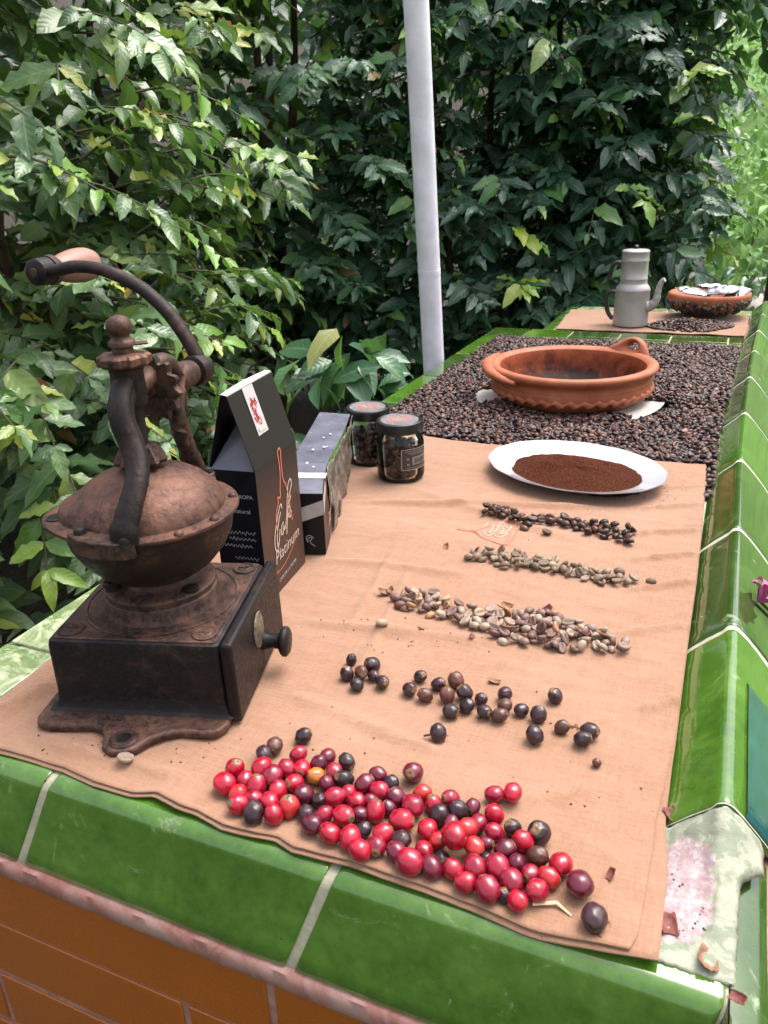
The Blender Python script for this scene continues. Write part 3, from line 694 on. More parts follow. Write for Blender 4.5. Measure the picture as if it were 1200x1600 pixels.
for sx in (-1, 1):
    for sy in (-1, 1):
        T = Matrix.Translation((sx*.0575, sy*.0575, 0)); mb = MB()
        mb.lathe([(.0108, .0810), (.0106, .0826), (.0090, .0830), (.0086, .0824), (.0060, .0824), (.0055, .0830), (.0001, .0832)], 24, T)
        mb.box(-.0045, .0045, -.0008, .0008, .083, .0838, T); mb.box(-.0008, .0008, -.0045, .0045, .083, .0837, T @ Matrix.Rotation(.6, 4, 'Z'))
        gb(mb, 'corner_boss', M_rust, smooth=50)
# mounting ring and neck
mb = MB(); mb.lathe([(.0520, .0812), (.0505, .084), (.0492, .0865), (.0490, .0935), (.0482, .0945), (.0470, .0947), (.0468, .0955), (.0478, .0960), (.0480, .0995), (.0468, .1008), (.0400, .1018), (.034, .1030), (.0315, .1055), (.0310, .112)], 48); gb(mb, 'mounting_ring', M_rust, smooth=45)
for a in (215, 330, 75, 150):
    T = Matrix.Translation((.0405*math.cos(math.radians(a)), .0405*math.sin(math.radians(a)), 0)); mb = MB()
    big = a in (215, 75, 150)
    mb.lathe([(.0062, .101), (.0064, .1045), (.0075, .1052), (.0076, .1085), (.0065, .1096), (.0001, .1100)] if big else [(.007, .1008), (.0072, .1032), (.006, .1038), (.0001, .1034)], 18, T)
    if big: mb.box(-.006, .006, -.0011, .0011, .1094, .1106, T @ Matrix.Rotation(a, 4, 'Z'))
    gb(mb, 'ring_screw', M_iron)
# hopper bowl (below) and dome
mb = MB(); mb.lathe([(.0305, .108), (.0330, .1095), (.040, .1130), (.0505, .1205), (.0605, .1325), (.0675, .146), (.0698, .158), (.0705, .1655)], 60); gb(mb, 'hopper_bowl', M_iron, smooth=60)
def ecc(a, r, z):
    d = math.degrees(a) % 360
    g1 = math.exp(-(((d-196+180) % 360-180)/26)**2); return 1+.14*g1*(1 if r > .06 else 0)
mb = MB(); mb.lathe([(.0700, .1640), (.0745, .1650), (.0757, .1665), (.0750, .1685), (.0710, .1692), (.0590, .1700)], 72, ecc=ecc, cap=False)
mb.lathe([(.0645, .1692), (.0636, .1732), (.0610, .1788), (.0565, .1850), (.0498, .1910), (.0410, .1966), (.0306, .2010), (.019, .2040), (.0005, .2056)], 72, ecc=ecc, cap=False)
gb(mb, 'hopper_dome', M_rust2, smooth=60)
HA = math.radians(203); hp = (.0735*math.cos(HA), .0735*math.sin(HA))
mb = MB(); mb.lathe([(.0078, .1690), (.0078, .1706), (.0070, .1708)], 24, Matrix.Translation((hp[0], hp[1], 0)), cap=False); mb.lathe([(.0071, .1704), (.0071, .1706)], 24, Matrix.Translation((hp[0], hp[1], 0))); gb(mb, 'filler_hole', M_lid)
for a in (238, 282, 312, 20, 340, 60):
    T = Matrix.Translation((.0698*math.cos(math.radians(a)), .0728*math.sin(math.radians(a)), .1690)); mb = MB()
    mb.lathe([(.0040, 0), (.0038, .0014), (.0027, .0028), (.0012, .0034), (.0001, .0036)], 14, T); gb(mb, 'rivet', M_rust)
# yoke frame: s runs from the front foot to the back foot, t across
ws, wt = (.24/.99925, .97/.99925), (.97/.99925, -.24/.99925)
def Y3(t_, s, z): return Vector((s*ws[0]+t_*wt[0], s*ws[1]+t_*wt[1], z))
# tab under the front foot
def tab(s0, sgn):
    pts = []
    for k in range(12):
        a = 2*PI*k/12; pts.append(Y3((.030 if sgn < 0 else .016)*math.cos(a)+(.008 if sgn < 0 else 0), s0+sgn*.0035+.0115*math.sin(a), 0)[:2])
    return pts
for s0, sg in ((-.066, -1), (.074, 1)):
    mb = MB(); mb.prism([tuple(q) for q in tab(s0, sg)], .1585, .1725); gb(mb, 'foot_tab', M_rust, bevel=.0012)
for q in ((-.0135, -.068), (.0315, -.0715), (.009, .079)):
    c = Y3(q[0], q[1], .172); mb = MB(); mb.lathe([(.0052, 0), (.0050, .002), (.0040, .0044), (.0018, .0054), (.0001, .0056)], 16, Matrix.Translation(c)); gb(mb, 'bolt_head', M_iron)
arm = [(.027, -.0665, .1725), (.0285, -.0655, .181), (.030, -.058, .195), (.029, -.046, .209), (.023, -.034, .222), (.0145, -.027, .236), (.0085, -.0255, .250), (.005, -.021, .263), (.002, -.010, .275), (.0, -.001, .284)]
pa = smoothpath([Y3(*q) for q in arm], 4); ra = [(.0122 if i < 5 else .0105) if i < 8 else .0090 + .0015*math.sin(i/len(pa)*PI) for i in range(len(pa))]
mb = MB(); mb.tube(pa, ra, 14, flat=.72, up=Y3(1, 0, 0).normalized().cross(Vector((0, 0, 1)))); gb(mb, 'front_arm', M_iron, smooth=60)
# rib on the inner side of the front arm
mb = MB(); mb.tube(smoothpath([Y3(t_*.9+.003, s+.006, z-.002) for t_, s, z in arm[3:]], 4), .0058, 10, flat=1.2); gb(mb, 'arm_rib', M_iron, smooth=60)
# bearing column on the axis, arch, back arm and boss
mb = MB(); mb.lathe([(.0125, .258), (.0135, .262), (.0130, .284), (.0138, .2875), (.0125, .2895)], 24); gb(mb, 'bearing_column', M_iron)
mb = MB(); mb.tube([(0, 0, .17), (0, 0, .26)], .0085, 16); gb(mb, 'spindle', M_iron)
arch = [(.008, .270), (.020, .2735), (.030, .279), (.040, .2835), (.050, .2815), (.057, .275), (.064, .271), (.075, .268)]
mb = MB(); mb.tube(smoothpath([Y3(.001, s, z-.0015) for s, z in arch], 4), [.0088]*(7*4+1), 12, flat=.95); gb(mb, 'arch', M_rust, smooth=60)
mb = MB()
mb.tube(smoothpath([Y3(-.003, s, z) for s, z in ((.068, .268), (.064, .252), (.062, .235), (.064, .215), (.070, .195), (.075, .180), (.078, .172))], 4), [.0105]*8+[.0092]*9+[.011]*8, 12, flat=.7); gb(mb, 'back_arm', M_rust, smooth=60)
mb = MB(); mb.tube(smoothpath([Y3(.012, s, z) for s, z in ((.056, .268), (.047, .254), (.042, .240), (.041, .222), (.044, .206))], 4), [.0040]*3+[.0065]*5+[.0078]*5+[.0065]*3+[.0025], 10, flat=.6); gb(mb, 'bracket_lug', M_rust, smooth=60)
def axis_s(s0):   # lathe axis along s
    X = Vector((wt[0], wt[1], 0)); Z = Vector((ws[0], ws[1], 0)); Yv = Z.cross(X)
    M = Matrix(((X.x, Yv.x, Z.x, 0), (X.y, Yv.y, Z.y, 0), (X.z, Yv.z, Z.z, 0), (0, 0, 0, 1)))
    p = Y3(0, s0, .264); M.translation = p; return M
mb = MB(); mb.lathe([(.0115, 0), (.0128, .003), (.0122, .018), (.0108, .026)], 22, axis_s(.060)); gb(mb, 'shaft_boss', M_rust)
mb = MB(); mb.lathe([(.0068, 0), (.0068, .075)], 16, axis_s(.020)); gb(mb, 'drive_shaft', M_rust2)
mb = MB(); mb.lathe([(.010, 0), (.0135, .0015), (.0142, .006), (.0142, .013), (.0115, .016), (.0095, .0165), (.0090, .022), (.0070, .0245), (.0001, .025)], 24, axis_s(.088)); gb(mb, 'crank_hub', M_iron)
# bevel gears
def gear(nT, prof, M, name, mat):
    def e(a, r, z):
        ph = (a*nT/(2*PI)) % 1.0
        return 1+.10*max(-1, min(1, 3*math.sin(2*PI*ph)))*(1 if r > .012 else 0)
    n = nT*6; mb = MB(); mb.lathe(prof, n, M, ecc=e); gb(mb, name, mat, smooth=25)
gear(13, [(.0085, -.002), (.0255, .0), (.0265, .0035), (.0190, .0135), (.0085, .015)], axis_s(.026), 'bevel_gear', M_rust)
gear(9, [(.009, .207), (.0190, .2085), (.0200, .2115), (.0135, .2235), (.0085, .225)], Matrix.Identity(4), 'pinion_gear', M_rust)
# notched adjusting nut and finial on top
def e2(a, r, z): return 1-(.13 if (a*10/(2*PI)) % 1 < .36 and r > .015 else 0)
mb = MB(); mb.lathe([(.0130, .2880), (.0190, .2895), (.0212, .2915), (.0208, .2965), (.0180, .2985), (.0095, .2992)], 60, ecc=e2); gb(mb, 'adjusting_nut', M_rust2, smooth=30)
mb = MB(); mb.lathe([(.0080, .2985), (.0080, .3030), (.0074, .3040), (.0102, .3046), (.0104, .3078), (.0092, .3090), (.0072, .3104), (.0068, .3124), (.0084, .3148), (.0098, .3178), (.0100, .3208), (.0088, .3242), (.0064, .3264), (.0032, .3278), (.0001, .3282)], 28); gb(mb, 'finial', M_rust, smooth=50)
mb = MB(); mb.box(.002, .0195, -.005, .005, .3046, .3062, Matrix.Rotation(.5, 4, 'Z')); gb(mb, 'locking_tab', M_rust, bevel=.0005)
# crank arm: lies in the plane s = const
crank = [(.004, .264), (.0, .275), (-.011, .295), (-.026, .315), (-.046, .332), (-.068, .343), (-.092, .3505), (-.118, .3525), (-.140, .349), (-.152, .348)]
cs = .099; pc = smoothpath([Y3(t_, cs, z) for t_, z in crank], 5)
mb = MB(); mb.tube(pc, [.0076-.0010*min(1, i/30) for i in range(len(pc))], 12, flat=.85); gb(mb, 'crank_arm', M_iron, smooth=60)
def axis_at(t_, s0, z):
    M = axis_s(0).copy(); M.translation = Y3(t_, s0, z); return M
mb = MB(); mb.lathe([(.0001, -.0105), (.0095, -.0100), (.0120, -.0080), (.0125, 0), (.0125, .0065), (.0095, .0075)], 24, axis_at(-.1585, cs, .348)); gb(mb, 'crank_eye', M_black)
mb = MB(); mb.lathe([(.0001, 0), (.0040, .0004), (.0045, .0018)], 14, axis_at(-.1585, cs-.0118, .348)); gb(mb, 'pin_end', M_rust)
hg = axis_at(-.1585, cs+.0065, .348)
mb = MB(); mb.lathe([(.0085, 0), (.0135, .001), (.0140, .007), (.0120, .010), (.0105, .013)], 24, hg); f_ = gb(mb, 'grip_ferrule', M_rust)
mb = MB(); mb.lathe([(.0100, .010), (.0115, .016), (.0140, .025), (.0158, .036), (.0165, .046), (.0158, .055), (.0136, .062), (.0098, .066), (.0001, .068)], 28, hg); gb(mb, 'handle_grip', M_grip, smooth=60)
# drawer front on the right side, leaning slab with medallion and knob
dr = MB(); y0, y1 = -.0765, .0735
vs = []
for (x, z) in ((hw+.0015, .010), (hw+.0125, .008), (hw+.0115, .0835), (hw+.0015, .0835)):
    for y in (y0, y1): vs.append((x, y, z))
dr.add(vs, [(0, 1, 3, 2), (2, 3, 5, 4), (4, 5, 7, 6), (6, 7, 1, 0), (0, 2, 4, 6), (1, 7, 5, 3)]); dfo = gb(dr, 'drawer_front', M_black, bevel=.003, seg=3)
def axis_x(x, y, z): return Matrix(((0, 0, 1, x), (0, 1, 0, y), (-1, 0, 0, z), (0, 0, 0, 1)))
mb = MB(); mb.lathe([(.0145, 0), (.0150, .0008), (.0142, .0016), (.0128, .0013), (.0122, .0017), (.0001, .0019)], 30, axis_x(hw+.0118, -.006, .055) @ Matrix.Diagonal((1.15, .95, 1, 1))); gb(mb, 'medallion', M_brass, dfo)
mb = MB(); mb.lathe([(.0085, 0), (.0075, .004), (.0062, .010), (.0075, .0155), (.0120, .0175), (.0138, .0195), (.0136, .0225), (.0110, .0245), (.0001, .0250)], 26, axis_x(hw+.0118, .004, .037)); gb(mb, 'drawer_knob', M_black, dfo, smooth=50)

# ------------------------------------------------------------------ text helpers
def text_mesh(body, size, shear=0.0, space=1.0):
    cu = bpy.data.curves.new('t', 'FONT'); cu.body = body; cu.size = size; cu.shear = shear; cu.space_character = space; cu.resolution_u = 3
    ob = bpy.data.objects.new('t', cu); COL.objects.link(ob)
    dg = bpy.context.evaluated_depsgraph_get(); dg.update(); me = bpy.data.meshes.new_from_object(ob.evaluated_get(dg))
    bpy.data.objects.remove(ob); return me
def put_text(name, body, size, M, mat, parent, shear=0.0):
    me = text_mesh(body, size, shear); me.transform(M); me.materials.clear(); me.materials.append(mat); me.name = name
    o = bpy.data.objects.new(name, me); lk(o, parent); return o
def plane_M(origin, xdir, ydir):
    x = Vector(xdir).normalized(); y = (Vector(ydir)-x*Vector(ydir).dot(x)).normalized(); z = x.cross(y)
    return Matrix(((x.x, y.x, z.x, origin[0]), (x.y, y.y, z.y, origin[1]), (x.z, y.z, z.z, origin[2]), (0, 0, 0, 1)))
def ink(name, lines, width, M, mat, parent, n=5):     # flat printed strokes on a face
    mb = MB()
    for ln in lines:
        p = smoothpath([(q[0], q[1], 0) for q in ln], n); vs = []; 
        for i, c in enumerate(p):
            t_ = (p[min(len(p)-1, i+1)]-p[max(0, i-1)]).normalized(); s = Vector((-t_.y, t_.x, 0))*width/2
            vs += [c+s, c-s]
        mb.add(vs, [(2*i, 2*i+1, 2*i+3, 2*i+2) for i in range(len(p)-1)], M)
    return mb.build(name, mat, parent, smooth=None)
def logo(M, s, parent):
    """bottle outline + Café Platinum lettering; local x right, y up, s = scale (unit 1 = face width)"""
    bot = [(-.33, .30), (-.34, .5), (-.30, .68), (-.20, .80), (-.19, .90), (-.10, .86), (-.08, 1.0), (-.05, 1.12), (-.02, 1.3), (-.04, 1.55), (-.05, 1.62), (0, 1.68), (.06, 1.64), (.06, 1.5), (.05, 1.3), (.08, 1.1), (.16, .98), (.22, .75), (.26, .5), (.30, .28)]
    ink('bottle_drawing', [[(x*s, y*s) for x, y in bot]], .028*s, M, M_copper, parent)
    C_ = [(-.08, .66), (-.10, .74), (-.18, .70), (-.32, .52), (-.44, .30), (-.46, .10), (-.40, .02), (-.30, .14), (-.22, .34)]
    C2 = [(-.14, .62), (-.28, .44), (-.36, .24), (-.36, .08)]
    a_ = [(-.06, .40), (-.14, .36), (-.18, .24), (-.12, .22), (-.06, .34), (-.05, .26), (.0, .28)]
    f_ = [(.0, .28), (.10, .52), (.18, .80), (.26, .98), (.36, 1.02), (.38, .92), (.30, .82), (.20, .66), (.10, .40), (.02, .14)]
    e_ = [(.12, .42), (.22, .46), (.24, .56), (.17, .56), (.15, .44), (.22, .38), (.30, .46)]
    ac = [(.26, .66), (.32, .74)]
    ink('script_lettering', [[(x*s, y*s) for x, y in l] for l in (C_, C2, a_, f_, e_, ac)], .03*s, M, M_cream, parent)
    put_text('name_lettering', 'Platinum', .30*s, M @ Matrix.Translation((-.50*s, -.20*s, 0)) @ Matrix.Rotation(.10, 4, 'Z'), M_cream, parent, .25)
    ink('underline_swash', [[(-.5*s, -.36*s), (-.2*s, -.34*s), (.1*s, -.24*s), (.42*s, -.06*s)], [(-.52*s, -.40*s), (-.5*s, -.36*s), (-.46*s, -.30*s)]], .016*s, M, M_copper, parent)
    put_text('small_lettering', 'CAFÉ DE LA PALMA', .085*s, M @ Matrix.Translation((-.42*s, -.56*s, 0)) @ Matrix.Rotation(.08, 4, 'Z'), M_greyprint, parent, 0)

# ------------------------------------------------------------------ standing coffee carton
A0 = Vector((-.4115, .6155, CZ)); B0 = Vector((-.4235, .7185, CZ))
bx = (B0-A0).normalized(); by = Vector((-bx.y, bx.x, 0)); Wd = (B0-A0).length; Dp = .050
if by.x > 0: by = -by
bag = thing('coffee_carton', 'tall black and brown coffee carton with gable top, standing behind the mill', 'coffee packet', A0)
def BL(u, v, z): return bx*(u*Wd)+by*(v*Dp)+Vector((0, 0, z))      # local: u along face, v depth
zs, zr = .149, .224
def face(name, pts, mat, parent=bag, th=.0006):
    mb = MB(); mb.add(pts, [tuple(range(len(pts)))]); o = mb.build(name, mat, parent, smooth=None); m_ = o.modifiers.new('t', 'SOLIDIFY'); m_.thickness = th; m_.offset = 0; return o
rl = .43
fo = face('front_panel', [BL(0, 0, 0), BL(1, 0, 0), BL(1, 0, zs), BL(0, 0, zs)], M_bagface)
face('roof_panel', [BL(0, 0, zs), BL(1, 0, zs), BL(1.0, rl, zr), BL(.0, rl, zr)], M_bagface)
face('back_panel', [BL(0, 1, 0), BL(1, 1, 0), BL(1, 1, zs), BL(0, 1, zs)], M_card)
face('back_roof_panel', [BL(0, 1, zs), BL(1, 1, zs), BL(1.0, .56, zr+.001), BL(.0, .56, zr+.001)], M_card)
face('side_panel', [BL(.003, 0, 0), BL(.003, 1, 0), BL(.003, 1, zs), BL(.003, 0, zs)], M_card)
face('far_side_panel', [BL(.997, 0, 0), BL(.997, 1, 0), BL(.997, 1, zs), BL(.997, 0, zs)], M_card)
face('gusset_flap', [BL(.005, .03, zs), BL(.005, .97, zs), BL(.30, .50, zs+.046)], M_gloss)
face('far_gusset_flap', [BL(.995, .03, zs), BL(.995, .97, zs), BL(.70, .50, zs+.046)], M_gloss)
mb = MB(); n = 12
for k in range(n+1):
    u = k/n; wv = .13*math.sin(PI*u)*.5
    mb.v += [tuple(BL(u, rl, zr)), tuple(BL(u, rl-.0, zr+.0012)), tuple(BL(u, .56+wv, zr+.0022))]
mb.f = [(3*k+j, 3*k+j+1, 3*k+j+4, 3*k+j+3) for k in range(n) for j in range(2)]
mb.build('paper_lining', M_paper, bag, smooth=None)
# sticker over the roof
rp0 = BL(.42, -.012, zs); nrm = (BL(0, rl, zr)-BL(0, 0, zs)).cross(bx).normalized()
if nrm.dot(Vector((1, -1, .5))) < 0: nrm = -nrm
def RP(u, w_, e=.0009): return BL(u, rl*w_, zs+(zr-zs)*w_)+nrm*e
stk = face('sticker', [RP(.30, .36), RP(.52, .36), RP(.52, 1.0), RP(.30, 1.0)], M_label_highlight, th=.0003)
Mst = plane_M(RP(.30, .36, .0013), RP(.52, .36)-RP(.30, .36), RP(.30, 1)-RP(.30, .36)); sw = .22*Wd; shh = (RP(.3, 1)-RP(.3, .36)).length
r3 = random.Random(5); blobs = []
for k in range(14):
    cx, cy = sw*(.25+.5*r3.random()), shh*(.28+.42*r3.random()); blobs.append([(cx, cy), (cx+.002*r3.uniform(-1, 1), cy+.004*r3.uniform(-1, 1)), (cx+.003*r3.uniform(-1, 1), cy+.002), (cx+.0025*r3.uniform(-1, 1), cy-.003)])
ink('red_floral_print', blobs, .0016, Mst, M_redprint, stk)
ink('red_ring_print', [[(sw*.55+.0028*math.cos(a/8*2*PI), shh*.26+.0035*math.sin(a/8*2*PI)) for a in range(9)]], .0014, Mst, M_redprint, stk)
face('sticker_box', [Mst @ Vector(q) for q in ((sw*.15, shh*.06, .0003), (sw*.85, shh*.06, .0003), (sw*.85, shh*.14, .0003), (sw*.15, shh*.14, .0003))], M_paper, stk, .0002)
Mf = plane_M(BL(.55, 0, .047)-by*.0009, bx, (0, 0, 1)); logo(Mf, Wd*.62, fo)
sp_ = [c for c in bag.children if c.name.startswith('side_panel')][0]
Ms = plane_M(BL(-.004, 1, 0)-bx*.0006, -by, (0, 0, 1))
put_text('side_lettering', 'DE EUROPA', .0058, Ms @ Matrix.Translation((.014, .120, 0)), M_greyprint, sp_)
put_text('side_lettering', 'natural', .0068, Ms @ Matrix.Translation((.022, .104, 0)), M_greyprint, sp_)
r3 = random.Random(9)
for k, (yy, xa, xb_) in enumerate(((.082, .008, .045), (.075, .014, .044), (.067, .006, .040), (.053, .018, .046))):
    l = []; x = xa; i = 0
    while x < xb_: l.append((x, yy+.0022*math.sin(i*1.9)*r3.uniform(.4, 1.2))); x += .0013; i += 1
    ink('script_line', [l], .0005, Ms, M_greyprint, sp_, 3)

# ------------------------------------------------------------------ second carton lying on its side, wrapped in crumpled film
A1 = Vector((-.4090, .744, CZ)); d1 = Vector((-.325, .946, 0)).normalized(); e1 = Vector((-d1.y, d1.x, 0)); 
if e1.x > 0: e1 = -e1
bx2 = thing('lying_carton', 'opened black coffee carton lying on its side with grey tape, by the jars', 'coffee packet', A1)
def L2(u, v, z): return d1*u+e1*v+Vector((0, 0, z))
w2, h2, l2 = .062, .078, .205
zt = [(0, .077), (.018, .0845), (.07, .0885), (.13, .0865), (.205, .0925), (.262, .0955)]
face('end_panel', [L2(0, 0, 0), L2(0, w2, 0), L2(0, w2, .077), L2(0, 0, .077)], M_card, bx2)
side = MB(); n = len(zt)
for u, z in zt[:3]: side.v += [tuple(L2(u, .004*math.sin(u*20), z)), tuple(L2(u*1.0, .006*(u/.26), .001))]
side.f = [(2*i, 2*i+1, 2*i+3, 2*i+2) for i in range(2)]
so2 = side.build('side_panel', M_bagface, bx2, smooth=None); m_ = so2.modifiers.new('t', 'SOLIDIFY'); m_.thickness = .0006; m_.offset = 0
# crumpled film over the far half of the side
vs = []; nu, nv = 46, 26
for i in range(nu):
    for j in range(nv):
        u = .062+i/(nu-1)*.20; v = j/(nv-1); zz = np.interp(u, [a for a, _ in zt], [c for _, c in zt])*v
        zz = max(zz, .001); cr = noise.fractal(Vector((u*28, v*2.2, 3)), 1, 2, 4)*.0045+abs(noise.noise(Vector((u*60, v*5, 1))))*.003
        edge = .010*math.sin(v*7)*(1 if i == 0 else 0)
        vs.append(L2(u+edge, .004*math.sin(u*20)*v+.006*(u/.26)*(1-v)-.003-cr, zz+.0005))
film = npmesh('crumpled_film', np.array([tuple(q) for q in vs]), gridfaces(nu, nv), M_foilb, bx2)
m_ = film.modifiers.new('t', 'SOLIDIFY'); m_.thickness = .0004
top = MB()
for u, z in zt: top.v += [tuple(L2(u, .004*math.sin(u*20)-.0006, z+.0006)), tuple(L2(u, w2*(1-.35*u/.26), z+.0012+.003*math.sin(u*30)))]
top.f = [(2*i, 2*i+1, 2*i+3, 2*i+2) for i in range(n-1)]
tp = top.build('top_panel', M_gloss, bx2, smooth=None); m_ = tp.modifiers.new('t', 'SOLIDIFY'); m_.thickness = .0008; m_.offset = 0
face('back_panel', [L2(0, w2, 0), L2(.26, w2*.65, 0), L2(.26, w2*.65, .094), L2(0, w2, .077)], M_card, bx2)
face('tape_strip', [L2(-.0010, -.0006, .052), L2(-.0010, w2, .030), L2(-.0010, w2, .047), L2(-.0010, -.0006, .070)], M_tape, bx2, .0003)
face('tape_strip', [L2(-.0006, -.0012, .052), L2(-.0006, -.0012, .070), L2(.02, -.0012, .0855), L2(.024, -.0012, .078)], M_tape, bx2, .0003)
face('tape_strip', [L2(.026, -.001, .0868), L2(.040, -.001, .0884), L2(.040, w2, .0895), L2(.026, w2, .0884)], M_label_highlight, bx2, .0003)  # white highlight on the taped top, painted as a pale strip
r3 = random.Random(2)
for k in range(9):
    u, v = .05+.19*r3.random(), r3.uniform(.004, .03); z = float(np.interp(u, [a for a, _ in zt], [c for _, c in zt]))+.0024
    a = r3.uniform(.003, .008); face('torn_patch', [L2(u, v, z), L2(u+a, v+.001, z+.0005), L2(u+a*.8, v+.004, z+.0003), L2(u+.001, v+.003, z+.0002)], M_paper, bx2, .0003)
mb = MB(); mb.lathe([(.0095, 0), (.0098, .0012), (.0001, .0014)], 24, Matrix(((d1.x, 0, -e1.x, 0), (d1.y, 0, -e1.y, 0), (0, 1, 0, 0), (0, 0, 0, 1)))); 
hole = mb.build('punched_hole', M_lid, bx2); hole.location = L2(.064, -.010, .034)
Mf2 = plane_M(L2(.030, -.0008, .008), (0, 0, 1), -d1) @ Matrix.Translation((.015, -.002, 0)); 
ink('script_lettering', [[(x*.05, y*.05) for x, y in l] for l in ([(-.08, .66), (-.10, .74), (-.18, .70), (-.32, .52), (-.44, .30), (-.40, .02), (-.22, .34)], [(.0, .28), (.10, .52), (.18, .80), (.36, 1.02), (.38, .92), (.20, .66), (.02, .14)], [(-.1, .3), (0, .5), (.1, .3), (.2, .5), (.3, .3)])], .0012, plane_M(L2(.022, -.0009, .020), d1*-.3+Vector((0, 0, 1)), -d1*-1), M_cream, so2)
ep = [c for c in bx2.children if c.name.startswith('end_panel')][0]
ink('swirl_print', [[(0, 0), (.002, .006), (.006, .005), (.003, .001), (.006, -.003), (.009, -.005)], [(0, 0), (-.001, .007), (.003, .009), (.008, .006)]], .0008, plane_M(L2(-.0009, .021, .016), -e1, (0, 0, 1)), M_greyprint, ep)

# ------------------------------------------------------------------ jars
def bean_mesh(L, W, Hh, n=7, groove=.18, wob=0.0, seed=0):
    r_ = random.Random(seed); vs = []; fs = []
    sec = [(-1.0, .10), (-.82, .62), (-.35, .95), (.30, .97), (.80, .66), (1.0, .10), (.42, -.04), (.0, -.04+groove*2.2), (-.42, -.04)]
    k = len(sec)
    for i in range(n):
        t_ = -1+2*(i+.5)/n; q = (1-abs(t_)**2.3)**.5
        for a, c in sec:
            g_ = c*Hh*q if c > 0.05 or a in (-.42, .42) else c*Hh*q
            vs.append((t_*L/2*1.02, a*W/2*q*(1+wob*r_.uniform(-1, 1)), g_*(1+wob*r_.uniform(-1, 1))))
    vs.append((-L/2, 0, Hh*.12)); vs.append((L/2, 0, Hh*.12)); e0, e1_ = len(vs)-2, len(vs)-1
    for i in range(n-1):
        for j in range(k):
            j2 = (j+1) % k; a, b_, c, d = i*k+j, (i+1)*k+j, (i+1)*k+j2, i*k+j2
            fs += [(a, b_, c), (a, c, d)]
    for j in range(k): j2 = (j+1) % k; fs.append((e0, j, j2)); fs.append((e1_, (n-1)*k+j2, (n-1)*k+j))
    V = np.array(vs, np.float32); V[:, 2] -= Hh*.45
    return V, np.array(fs, np.int32)[:, ::-1], None
def sphere_mesh(rx, ry, rz, nu=12, nv=8, bumpy=0.0, seed=0, dimple=0.0, freq=3.0):
    vs = []; fs = []
    for j in range(1, nv):
        ph = PI*j/nv
        for i in range(nu):
            a = 2*PI*i/nu; d = Vector((math.sin(ph)*math.cos(a), math.sin(ph)*math.sin(a), math.cos(ph)))
            m = 1+bumpy*noise.noise(d*freq+Vector((seed*7.3, 0, 0))); dz = -dimple*math.exp(-(ph/.16)**2)
            vs.append((d.x*rx*m, d.y*ry*m, d.z*rz*m+dz))
    vs.append((0, 0, rz-dimple*1.6)); vs.append((0, 0, -rz)); n = nu
    for j in range(nv-2):
        for i in range(n):
            i2 = (i+1) % n; fs += [(j*n+i, (j+1)*n+i, (j+1)*n+i2), (j*n+i, (j+1)*n+i2, j*n+i2)]
    t_, b_ = len(vs)-2, len(vs)-1
    for i in range(n): i2 = (i+1) % n; fs.append((t_, i, i2)); fs.append((b_, (nv-2)*n+i2, (nv-2)*n+i))
    return np.array(vs, np.float32), np.array(fs, np.int32), None
choc_v = [sphere_mesh(.0075, .0068, .0062, 12, 8, .12, s) for s in range(3)]
choc_me = [raw_mesh(v, f, M_choc, name='sweet') for v, f, _ in choc_v]
